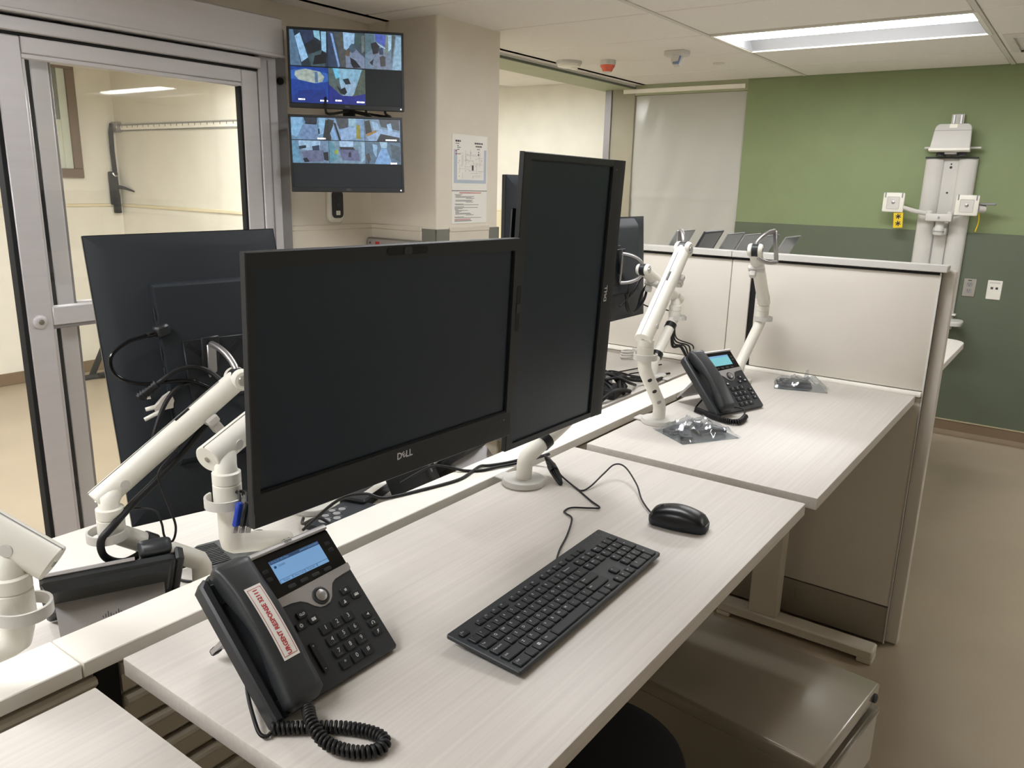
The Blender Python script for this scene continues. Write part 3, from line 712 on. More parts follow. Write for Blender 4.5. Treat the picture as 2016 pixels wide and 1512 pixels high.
# ================================================================== MONITOR ARMS
def arm(label, base, bend, elbow, low, ball, mount=None, loop=None, zdesk=.91, ringdir=(0, -1, 0), clampdir=(0, 1, 0), dia=.021, plate=True, clip=True, straps=(), full=True, dots=False):
    base, bend, elbow, low, ball = map(Vector, (base, bend, elbow, low, ball)); O = Vector((base.x, base.y, zdesk))
    t = thing('monitor_mount', label, 'arm', O, group='white tubular monitor arms')
    MB(O).lathe([(.003, zdesk), (.0455, zdesk), (.0475, zdesk+.002), (.0475, zdesk+.011), (.0455, zdesk+.0135), (.018, zdesk+.014)], c=(base.x, base.y, 0), seg=40).done('base_disc', 'white_grey', t)
    cdn = Vector(clampdir); s = cdn.cross(V(0, 0, 1))
    MB(O).box((-.02, 0, 0), (.02, .068, .006), .002, M=basis(s, cdn, V(0, 0, 1), (base.x, base.y, zdesk+.001))).done('clamp_plate', 'white_grey', t)
    r = .0175
    d1 = (elbow-bend).normalized()
    top = Vector((elbow.x, elbow.y, elbow.z)); ax = (ball-low).normalized(); piv = low+ax*.05
    MB(O).tube([(base.x, base.y, zdesk+.013), bend-V(0, 0, .008), bend+d1*.006, bend+d1*.02, elbow-d1*.018, elbow-d1*.004+V(0, 0, .002), elbow+V(0, 0, .012), (elbow.x, elbow.y, max(elbow.z+.016, piv.z-.052))], r, 20).done('lower_link', 'white_plastic', t, ang=60)
    if dots:
        sd = V(-.8, -.6, 0); sd = (sd-d1*sd.dot(d1)).normalized()
        for k in (.2, .5, .8):
            c_ = bend.lerp(elbow, k)+sd*(r-.003)
            MB(O).cyl(c_, c_+sd*.0036, .0062, seg=12).done('clip_hole', 'charcoal' if k > .3 else 'grey_plastic', t)
    for k in straps:
        c_ = bend.lerp(elbow, k); MB(O).band(c_, d1, r-.001, r+.0025, .020).done('cable_tie', 'black_rubber', t)
    zt = piv.z-.050
    pc = V(elbow.x, elbow.y, zt)
    MB(O).lathe([(r+.0005, zt-.040), (r+.004, zt-.036), (r+.004, zt-.005), (r+.0025, zt-.004), (r+.0025, zt-.003), (r+.004, zt-.002), (r+.004, zt+.014), (r+.001, zt+.016)], c=(elbow.x, elbow.y, 0), seg=32).done('swivel_post', 'white_plastic', t)
    rd = Vector(ringdir).normalized()
    MB(O).band(V(elbow.x, elbow.y, zt-.028)+rd*.012, V(0, 0, 1), .0275, .031, .015, -2.0, 2.0, 26, ref=rd).done('cable_ring', 'white_grey', t)
    # yoke from post to the upper link
    MB(O).tube([(elbow.x, elbow.y, zt+.012), (elbow.x, elbow.y, zt+.026), piv.lerp(V(elbow.x, elbow.y, zt+.026), .35)], [r+.0005, r-.001, r-.005], 16).done('yoke', 'white_plastic', t, ang=70)
    # upper link: round beam with flat lower end
    link_ = MB(O).cyl(low, ball-ax*.002, dia, dia*.93, 32, .0015).done('upper_link', 'white_plastic', t)
    MB(O).lathe([(.0045, 0), (.0045, .0014), (.002, .0016)], M=ax.to_track_quat('-Z', 'Y').to_matrix().to_4x4(), c=low, seg=14).done('end_screw', 'chrome', link_)
    sd = ax.cross(V(0, 0, 1)).normalized()
    for s_ in (-1, 1):
        c_ = low+ax*.048+sd*s_*(dia-.0012)
        MB(O).cyl(c_, c_+sd*s_*.0016, .0078, seg=20).done('pivot_button', 'white_grey', link_)
    upv = sd.cross(ax).normalized(); upv = upv if upv.z > 0 else -upv
    MB(O).box((-.0004, -.0012, 0), (.0004, .0012, (ball-low).length-.03), M=basis(sd, upv, ax, low+upv*dia*.985)).done('seam', 'grey_plastic', link_)
    MB(O).box((-.0018, -.0015, 0), (.0018, .0012, .03), M=basis(sd, upv, ax, ball-ax*.13+upv*dia*.97+sd*.004)).done('vent_slot', 'black_rubber', link_)
    # cable clip on the underside
    if clip:
        cc = ball-ax*.085
        MB(O).box((-dia-.004, -.012, -.011), (dia+.004, .004, .011), .003, M=basis(sd, upv, ax, cc-upv*dia*.72)).done('cable_clip', 'white_grey', t)
        MB(O).box((-.010, -.030, -.009), (.010, -.010, .009), .003, M=basis(sd, upv, ax, cc-upv*dia*.9+sd*.008)).done('cable_clip', 'white_grey', t)
    # knuckle
    lw = .0215
    k = MB(O)
    for s_ in (-1, 1): k.cyl(ball+sd*s_*.0085, ball+sd*s_*lw, dia*.98, dia*.90, 28, .003)
    k.done('knuckle', 'white_plastic', t)
    MB(O).cyl(ball-sd*.0088, ball+sd*.0088, dia*.93, seg=28).done('knuckle_core', 'black_plastic', t)
    for s_ in (-1, 1): MB(O).cyl(ball+sd*s_*(lw-.001), ball+sd*s_*(lw+.0022), .0105, .009, seg=20).done('bolt', 'chrome', t)
    mv = (Vector(mount)-ball) if mount is not None else Vector(loop) if loop else Vector((ax.x, ax.y, 0))*.07
    L_ = mv.length; mv = mv.normalized(); uz = (V(0, 0, 1)-mv*mv.z).normalized()
    arc = [ball+mv*(L_-.006)*(1-math.cos(q*PI/2))+uz*.048*math.sin(q*PI/2) for q in [-1+2*i/14 for i in range(15)]]
    MB(O).tube(arc, .0062, 10, 2).done('loop_bracket', 'silver', t)
    fs = uz.cross(mv)
    MB(O).box((-.009, -.048, -.003), (.009, .048, .003), .0015, M=basis(fs, uz, mv, ball+mv*(L_-.005))).done('loop_plate', 'silver', t)
    if mount is not None:
        MB(O).box((-.018, -.020, -.004), (.018, .062, .0), .002, M=basis(fs, uz, mv, ball+mv*L_)).done('quick_plate', 'black_plastic', t)
    return t, dict(ax=ax, sd=sd, up=upv)
arm('white arm whose round base stands on the front desk behind the keyboard', (.877, -.047, .91), (.877, -.049, .968), (1.010, -.077, 1.037), (1.03, -.088, 1.105), (.862, -.068, 1.30), (.832, -.120, 1.333), straps=(.42,), clip=False)
arm('white arm holding the left monitor seen from behind', (.267, .232, .8), (.267, .232, .875), (.130, .262, .972), (.119, .280, 1.024), (.372, .240, 1.193), tuple(cB + nB*.034), zdesk=.8, clampdir=(0, -1, 0), ringdir=(-.9, -.4, 0), straps=(.62,))
arm('white arm cut off by the left edge of the front monitor', (.42, .19, .8), (.42, .19, .875), (.207, .045, .990), (.187, .061, 1.130), (.480, .128, 1.221), loop=(.04, .055, 0), zdesk=.8, clampdir=(0, -1, 0), ringdir=(-.8, -.6, 0), clip=False, dia=.0225)
arm('white arm hidden behind the front landscape monitor, holding it', (.66, .40, .8), (.66, .40, .875), (.60, .22, 1.05), (.61, .235, 1.10), (.415, -.035, 1.285), (.372, -.128, 1.292), zdesk=.8, clampdir=(0, -1, 0), ringdir=(.8, .6, 0), clip=False)
arm('white arm cut off by the left picture edge', (-.24, .20, .8), (-.24, .20, .88), (-.126, -.020, 1.010), (-.088, -.044, 1.100), (-.27, .175, 1.30), zdesk=.8, clampdir=(0, -1, 0), ringdir=(.4, -.9, 0), dia=.0225)
arm('white arm with no monitor on the desk with two bags', (1.476, -.080, .917), (1.477, -.080, .967), (1.366, -.080, 1.090), (1.348, -.080, 1.168), (1.577, -.070, 1.385), zdesk=.917, loop=(.055, .038, .0), ringdir=(-.8, -.5, 0), dots=True, dia=.023)
arm('white arm with no monitor in the partition corner', (2.085, -.075, .917), (2.085, -.078, .975), (2.235, -.088, 1.115), (2.243, -.088, 1.172), (1.922, -.150, 1.371), loop=(.062, -.045, .012), zdesk=.917, ringdir=(-.7, -.7, 0), clip=True)
arm('white arm holding the far monitor near the partition', (2.02, .205, .9), (2.02, .205, .955), (2.165, .205, 1.095), (2.215, .215, 1.155), (1.915, .215, 1.283), (1.882, .286, 1.285), zdesk=.9, clampdir=(0, -1, 0), ringdir=(.3, -.9, 0), straps=(.15, .8))

# ================================================================== WALL MONITORS (camera feeds)
S_ = Vector((-.4623, -.9743, 1.5476))
def strokes(parent, x, z, wd, hgt, m, y0, y1, seed=0, name='text_lines'):
    """print too small to read: a run of short dashes"""
    q = MB(); rn = random.Random(seed); xx = x
    while xx < x+wd-1e-6:
        l = min(hgt*(.5+1.2*rn.random()), x+wd-xx); q.box((xx, y0, z-hgt/2), (xx+l, y1, z+hgt/2)); xx += l+hgt*.35
    return q.done(name, m, parent, flat=True)
FEEDS = {
 'dark_room': [((52, 60, 66), [(0, 0), (1, 0), (1, 1), (0, 1)]), ((120, 140, 150), [(0, 0), (.30, 0), (.1, 1), (0, 1)]), ((214, 236, 246), [(.14, .82), (.28, .92), (.48, .24), (.30, .10)]), ((60, 70, 92), [(.30, 1), (.66, 1), (.62, .68), (.40, .58)]), ((196, 232, 226), [(.64, 1), (.80, 1), (.82, .72), (.66, .82)]), ((40, 44, 46), [(.40, .60), (.62, .75), (.83, .62), (.83, .40), (.5, .36)]), ((92, 104, 100), [(.46, .30), (.82, .46), (.96, .40), (.92, .0), (.56, 0)]), ((208, 236, 238), [(.84, .98), (.98, .98), (.97, .40), (.85, .44)]), ((28, 30, 34), [(.60, .04), (.66, .30), (.82, .34), (.86, .46), (.98, .36), (.96, .10)])],
 'sofa_room': [((88, 92, 94), [(0, 0), (1, 0), (1, 1), (0, 1)]), ((70, 80, 98), [(0, .96), (.14, .94), (.34, 0), (0, 0)]), ((184, 200, 230), [(.08, .96), (.14, .94), (.32, .04), (.27, .0)]), ((112, 100, 86), [(.22, .94), (.40, 1), (.48, .4), (.46, 0), (.36, 0)]), ((216, 230, 236), [(.42, 1), (.74, .98), (.72, .70), (.50, .50), (.44, .54)]), ((90, 104, 92), [(.74, .98), (.92, .94), (.88, .60), (.74, .70)]), ((150, 140, 118), [(.92, .94), (1, .94), (1, .5), (.92, .42)]), ((168, 160, 166), [(.48, .40), (.74, .56), (1, .30), (1, 0), (.48, 0)]), ((96, 108, 112), [(.58, .60), (.66, .70), (.76, .62), (.76, .50), (.66, .42), (.58, .48)]), ((140, 106, 80), [(.48, .48), (.54, .52), (.60, .48), (.59, .34), (.52, .32), (.48, .36)]), ((34, 36, 40), [(.60, .30), (.74, .22), (.90, .02), (.68, 0), (.62, .12)])],
 'hall_room': [((150, 160, 160), [(0, 0), (1, 0), (1, 1), (0, 1)]), ((118, 132, 126), [(0, .98), (.26, .98), (.24, .60), (0, .40)]), ((112, 118, 196), [(.28, 1), (.58, .98), (.56, .66), (.30, .80)]), ((236, 240, 246), [(.28, .78), (.56, .62), (.56, .58), (.28, .74)]), ((174, 160, 132), [(.58, .98), (.66, .98), (.62, .42), (.54, .44)]), ((226, 240, 236), [(.64, .98), (.74, .98), (.72, .60), (.64, .52)]), ((110, 106, 92), [(.74, 1), (.84, .98), (.76, .40), (.72, .2)]), ((196, 212, 210), [(.86, .96), (1, .94), (1, .0), (.74, 0)]), ((164, 156, 160), [(.10, .44), (.42, .50), (.70, .36), (.68, 0), (.14, 0)]), ((52, 46, 48), [(.16, .72), (.30, .78), (.40, .66), (.36, .46), (.22, .42)]), ((74, 78, 92), [(.36, .60), (.50, .62), (.50, .42), (.40, .42)]), ((96, 78, 70), [(.40, .34), (.48, .40), (.56, .36), (.56, .10), (.42, .08)]), ((50, 48, 50), [(.12, .18), (.24, .30), (.20, .10)])],
 'thermal': [((28, 78, 160), [(0, 0), (1, 0), (1, 1), (0, 1)]), ((24, 60, 140), [(0, 0), (1, 0), (.9, .4), (.2, .35)]), ((70, 120, 190), [(0, .9), (.4, .97), (1, .84), (1, .62), (.7, .55), (0, .66)]), ((232, 214, 178), [(.12, .88), (.40, .95), (.78, .88), (.90, .74), (.84, .60), (.62, .56), (.20, .64), (.10, .76)]), ((120, 140, 160), [(.64, .88), (.72, .88), (.72, .58), (.64, .58)])],
 'office': [((116, 120, 104), [(0, 0), (1, 0), (1, 1), (0, 1)]), ((186, 214, 214), [(.26, 1), (.92, 1), (.88, .70), (.70, .30), (.40, .16), (.30, .6)]), ((150, 232, 238), [(.12, 1), (.26, 1), (.30, .76), (.20, .70)]), ((204, 212, 214), [(.3, .6), (.7, .68), (.76, .5), (.62, .2), (.40, .24)]), ((44, 50, 56), [(.38, .70), (.54, .74), (.60, .58), (.46, .56)]), ((36, 38, 42), [(.22, .52), (.32, .42), (.44, .48), (.50, .34), (.42, .26), (.30, .32)]), ((110, 108, 84), [(.92, 1), (1, 1), (1, .3), (.66, .24)]), ((40, 52, 140), [(0, .55), (.34, .24), (.7, .24), (1, .32), (1, 0), (0, 0)])],
 'corridor': [((150, 172, 182), [(0, 0), (1, 0), (1, 1), (0, 1)]), ((184, 214, 226), [(.0, .96), (.30, 1), (.34, .74), (.14, .1), (0, .2)]), ((58, 60, 66), [(.34, 1), (.72, 1), (.70, .70), (.40, .76)]), ((160, 170, 190), [(.34, .66), (.70, .66), (.74, 0), (.22, 0)]), ((34, 34, 40), [(.38, .76), (.68, .76), (.68, .68), (.38, .70)]), ((198, 222, 232), [(.76, 1), (.94, .98), (.90, .3), (.74, .2)]), ((60, 58, 54), [(.94, .9), (1, .9), (1, 0), (.84, 0)]), ((56, 70, 60), [(.72, .5), (.77, .5), (.77, .26), (.73, .26)])],
 'lobby': [((168, 182, 196), [(0, 0), (1, 0), (1, 1), (0, 1)]), ((72, 66, 58), [(0, .95), (.16, .9), (.06, 0), (0, 0)]), ((188, 206, 224), [(.04, .3), (.14, .66), (.24, 0), (.1, 0)]), ((52, 44, 40), [(.14, .8), (.20, .78), (.34, .0), (.28, .0)]), ((96, 90, 86), [(.20, 1), (.58, 1), (.54, .6), (.30, .5)]), ((200, 210, 224), [(.32, .44), (.56, .60), (.76, .62), (.78, .14), (.50, 0), (.34, 0)]), ((200, 168, 60), [(.78, .74), (.88, .70), (.88, .06), (.76, .08)]), ((208, 222, 214), [(.56, 1), (.76, 1), (.76, .64), (.58, .64)])],
 'desk_area': [((160, 168, 172), [(0, 0), (1, 0), (1, 1), (0, 1)]), ((44, 50, 44), [(0, .9), (.14, .96), (.20, .4), (.02, .3)]), ((210, 222, 226), [(.20, .9), (.36, .84), (.44, .5), (.24, .5)]), ((72, 74, 72), [(.40, 1), (.98, 1), (.98, .5), (.46, .66)]), ((204, 210, 220), [(.06, .16), (.46, .58), (.98, .40), (.98, .2), (.3, 0), (.1, 0)]), ((220, 136, 48), [(.04, .32), (.32, .50), (.32, .40), (.04, .20)]), ((28, 30, 36), [(.32, .0), (.44, .34), (.98, .18), (.98, 0)]), ((210, 226, 236), [(.62, .78), (.74, .84), (.78, .5), (.66, .44)])],
 'ward': [((156, 164, 172), [(0, 0), (1, 0), (1, 1), (0, 1)]), ((140, 178, 186), [(0, .98), (.12, .98), (.20, .4), (.26, 0), (.0, .04)]), ((222, 230, 232), [(.18, .98), (.78, .98), (.74, .62), (.44, .56), (.20, .62)]), ((54, 62, 70), [(.18, .74), (.38, .78), (.38, .66), (.2, .6)]), ((60, 70, 88), [(.54, .74), (.74, .80), (.74, .52), (.56, .52)]), ((142, 130, 144), [(.24, .50), (.5, .56), (.86, .56), (.84, .08), (.36, .04)]), ((36, 42, 54), [(.28, .20), (.38, .24), (.46, .06), (.32, .02)]), ((40, 46, 46), [(.84, .48), (.98, .5), (.98, .1), (.86, .14)])],
 'lounge': [((166, 178, 176), [(0, 0), (1, 0), (1, 1), (0, 1)]), ((130, 176, 172), [(0, .96), (.12, .9), (.22, .2), (.0, 0)]), ((238, 242, 244), [(.28, 1), (.68, 1), (.66, .72), (.30, .72)]), ((60, 54, 58), [(.28, .74), (.66, .74), (.72, .62), (.30, .62)]), ((140, 126, 146), [(.26, .62), (.80, .62), (.86, .12), (.36, .14)]), ((208, 216, 220), [(.90, .98), (.98, .94), (.98, .2), (.88, .04)]), ((204, 190, 70), [(.14, .56), (.24, .62), (.24, .44), (.14, .4)]), ((52, 50, 54), [(.54, .50), (.60, .52), (.60, .28), (.52, .30)])],
 'long_hall': [((120, 134, 140), [(0, 0), (1, 0), (1, 1), (0, 1)]), ((90, 76, 66), [(.0, .4), (.10, .5), (.14, .2), (.06, .0)]), ((206, 222, 228), [(.20, .9), (.34, .86), (.30, .3), (.22, .5)]), ((224, 234, 226), [(.40, 1), (.62, 1), (.60, .72), (.44, .72)]), ((176, 200, 224), [(.44, .70), (.60, .70), (.74, .0), (.24, 0)]), ((96, 104, 104), [(.72, .9), (.98, .8), (.98, .1), (.74, .3)])],
}
def feed(key, x0, x1, z0, z1, y, parent):
    bm = bmesh.new(); cl = bm.loops.layers.float_color.new('feed')
    for k, (c_, pts) in enumerate(FEEDS[key]):
        f = bm.faces.new([bm.verts.new((x0+(x1-x0)*px, y-.0001*k, z0+(z1-z0)*py)) for px, py in pts])
        tc_ = lin((c_[0]*.74, c_[1]*.87, min(255, c_[2]*1.0)))
        for l in f.loops: l[cl] = tc_
    bmesh.ops.recalc_face_normals(bm, faces=list(bm.faces))
    me = bpy.data.meshes.new('camera_feed'); bm.to_mesh(me); bm.free(); me.materials.append(MATS['feed'])
    return link('camera_feed', me, parent)
def wall_monitor(label, center, yaw, tilt, roll, rows, captions):
    e1, e2, n, c = monitor_mats(center, yaw, tilt, roll)
    t = thing('wall_monitor', label, 'monitor', M=basis(e1, -n, e2, c), group='camera monitors on the corner wall mount')
    W, H = .504, .333; w, h = W/2, H/2
    MB().box((-w, .004, -h), (w, .030, h), .004).done('housing', 'black_plastic', t)
    f = MB(); b = .010
    f.box((-w, 0, h-b), (w, .005, h), .001); f.box((-w, 0, -h), (w, .005, -h+.020), .001); f.box((-w, 0, -h+.020), (-w+b, .005, h-b), .001); f.box((w-b, 0, -h+.02), (w, .005, h-b), .001)
    f.done('bezel', 'black_plastic', t)
    x0, x1, z0, z1 = -w+b, w-b, -h+.020, h-b
    MB().box((x0, .0025, z0), (x1, .005, z1)).done('screen', 'black_matte', t)
    dx = (x1-x0)/3
    for r_ in rows:
        za, zb, keys = r_
        for i, k in enumerate(keys):
            if k: feed(k, x0+dx*i+.0008, x0+dx*(i+1)-.0008, z0+(z1-z0)*za+.0008, z0+(z1-z0)*zb-.0008, .0022, t)
    for s, fx, fz in captions:
        strokes(t, x0+(x1-x0)*fx-s/2, z0+(z1-z0)*fz, s, .0062, 'led_white', .0002, .0010, int(fx*100), 'caption')
    text('DELL', .010, T(0, -.0006, -h+.010) @ XZ, 'lettering_dim', t, bold=True)
    MB().box((w-.018, -.0008, -h+.006), (w-.013, .001, -h+.011)).done('power_light', 'led_white', t)
    MB().ring_loft([[(sx*a, y, sz*bb_) for sx, sz in ((-1, -1), (1, -1), (1, 1), (-1, 1))] for y, a, bb_ in ((.030, .20, .12), (.046, .16, .09))]).done('back_cover', 'black_matte', t)
    return t
wall_monitor('upper corner wall monitor, six camera tiles with a blue one', (2.113, 1.828, 2.020), -42.8, 1.8, .05,
             [(.51, 1, ('dark_room', 'sofa_room', 'hall_room')), (.0, .50, ('thermal', 'office', None))], [(.028, .09, .05), (.034, .29, .04), (.028, .42, .05), (.034, .62, .04)])
wall_monitor('lower corner wall monitor, camera tiles above a dark band', (2.100, 1.822, 1.660), -39.3, 5.1, .7,
             [(.68, 1, ('corridor', 'lobby', 'desk_area')), (.345, .675, ('ward', 'lounge', 'long_hall'))], [(.035, .27, .70), (.05, .91, .70), (.03, .93, .36)])
t = thing('corner_mount', 'black corner bracket holding both wall monitors', 'bracket', (2.33, 2.05, 1.85)); O = (2.33, 2.05, 1.85)
MB(O).box((-.03, -.008, -.24), (.03, .012, .22), .004, M=T(2.335, 2.06, 1.84) @ R(-42, 'Z')).done('mount_plate', 'black_plastic', t)
for z, p in ((2.02, (2.150, 1.868)), (1.66, (2.137, 1.860))):
    MB(O).tube([(2.33, 2.05, z), (p[0]+.10, p[1]+.10, z), (p[0]+.012, p[1]+.012, z)], .016, 10).done('mount_arm', 'black_plastic', t)
    MB(O).box((-.06, -.006, -.06), (.06, .004, .06), .002, M=T(p[0], p[1], z) @ R(-42, 'Z')).done('mount_head', 'black_plastic', t)
for k, px in enumerate(((2.02, 1.86), (2.17, 1.76), (2.24, 1.71))):
    MB(O).tube([(px[0]+.02, px[1]+.03, 1.90), (px[0]+.01, px[1]+.02, 1.845), (px[0]+.07, px[1]+.06, 1.835), (2.31, 2.03, 1.87)], .006, 6, 5).done('cable', 'black_rubber', t)
MB(O).box((2.36, 2.166, 1.30), (2.37, 2.170, 2.2)).done('conduit', 'wall_beige', t)
t = thing('wall_dispenser', 'white wall control with dark buttons below the monitors', 'control', (2.318, 2.17, 1.42))
MB().prism(rrect(.098, .165, .03, 6), 0, .022, .008, M=Matrix(((1, 0, 0, 0), (0, 0, -1, 0), (0, 1, 0, 0), (0, 0, 0, 1)))).done('housing', 'white_plastic', t)
MB().prism(rrect(.074, .135, .022, 6), .020, .026, .002, M=Matrix(((1, 0, 0, 0.004), (0, 0, -1, 0), (0, 1, 0, .006), (0, 0, 0, 1)))).done('keypad', 'charcoal', t)
for k, (z, m) in enumerate(((.038, 'charcoal_soft'), (.002, 'charcoal_soft'), (-.036, 'white_plastic'))):
    MB().box((-.010, -.029, z-.011), (.018, -.025, z+.011), .002).done('button', m, t)
t = thing('wall_panel_unit', 'grey wall-mounted panel with a red label low on the column', 'panel', (2.56, 1.96, 1.05))
MB().box((-.035, -.17, 0), (.004, .19, .205), .004).done('housing', 'guard_grey', t)
MB().box((-.040, -.165, .150), (-.034, .185, .200), .002).done('top_strip', 'silver_paint', t)
for yy in (.165, -.145): MB().cyl((-.041, yy, .178), (-.0385, yy, .178), .006, seg=10).done('screw', 'ink', t)
MB().box((-.0412, .095, .168), (-.0395, .125, .186)).done('red_label', 'ink_red', t)
for yy in (.04, .12): MB().box((-.038, yy-.03, .04), (-.034, yy+.03, .13), .001).done('slot_frame', 'silver', t)
MB().box((-.050, -.175, .145), (-.034, -.150, .172), .002).done('end_clip', 'white_plastic', t)
# evacuation plan on the column
t = thing('evacuation_plan', 'white laminated floor plan notice on the column', 'notice', (2.834, 1.707, 1.34))
X0, X1 = -.144, .144
MB().box((X0, -.003, .001), (X1, 0, .166), .0006).done('lower_sheet', 'paper', t)
MB().box((X0, -.003, .168), (X1, 0, .445), .0006).done('upper_sheet', 'paper', t)
MB().box((X0, -.0036, .1655), (X1, -.002, .1685)).done('divider', 'ink', t)
pl = MB(); pl.box((-.13, -.0034, .205), (-.105, -.0029, .37)); pl.box((.115, -.0034, .205), (.135, -.0029, .375)); pl.box((-.105, -.0034, .205), (.115, -.0029, .222)); pl.done('plan_ground', 'ink_blue', t, flat=True)
pl = MB()
rnd = random.Random(3)
for k in range(16):
    z = .235+.135*rnd.random(); x = -.1+.17*rnd.random(); l = .02+.08*rnd.random()
    pl.box((x, -.0036, z), (min(x+l, .11), -.0031, z+.0008))
for k in range(16):
    z = .225+.10*rnd.random(); x = -.1+.2*rnd.random(); l = .01+.05*rnd.random()
    pl.box((x, -.0036, z), (x+.0008, -.0031, min(z+l, .372)))
for k in range(18):
    z = .235+.125*rnd.random(); x = -.1+.2*rnd.random(); pl.box((x, -.0037, z), (x+.004, -.0031, z+.004))
pl.done('plan_lines', 'grey_plastic', t, flat=True)
MB().box((.015, -.0038, .270), (.028, -.0031, .296)).done('plan_mark', 'ink', t, flat=True)
for k, (x, z, wd, hg) in enumerate(((-.118, .412, .040, .009), (-.118, .400, .030, .003), (-.104, .389, .010, .004), (-.104, .381, .026, .003), (-.104, .371, .016, .004), (-.104, .349, .026, .003), (.036, .406, .066, .008), (.044, .391, .052, .007), (.056, .377, .024, .003), (.066, .362, .006, .006), (.064, .350, .010, .008))):
    strokes(t, x, z, wd, hg, 'ink', -.0036, -.003, k)
for z in (.349, .364): MB().box((-.116, -.0036, z-.004), (-.109, -.003, z+.004)).done('legend_mark', 'ink_red', t, flat=True)
strokes(t, -.085, .157, .18, .004, 'ink_red', -.0036, -.003, 40)
ln = MB(); z = .148
for k, (xs_, ws) in enumerate(((0, .06), (.006, .04), (.006, .15), (.006, .13), (.09, .07), (0, 0), (.006, .14), (.006, .13), (.09, .06), (0, 0), (0, .07), (.006, .19), (0, 0), (0, .075), (0, .19), (0, .065), (0, .03), (.006, .10), (.006, .05), (.006, .03), (.006, .12), (.006, .13), (.09, .065), (0, 0), (0, .075), (.0, .22))):
    if ws: ln.box((-.122+xs_, -.0034, z-.0011), (-.122+xs_+ws, -.0029, z+.0008))
    z -= .0047
ln.done('text_lines', 'ink', t, flat=True)
strokes(t, -.122, .022, .13, .003, 'ink_red', -.0036, -.003, 41); strokes(t, -.122, .015, .14, .003, 'ink', -.0036, -.003, 42)

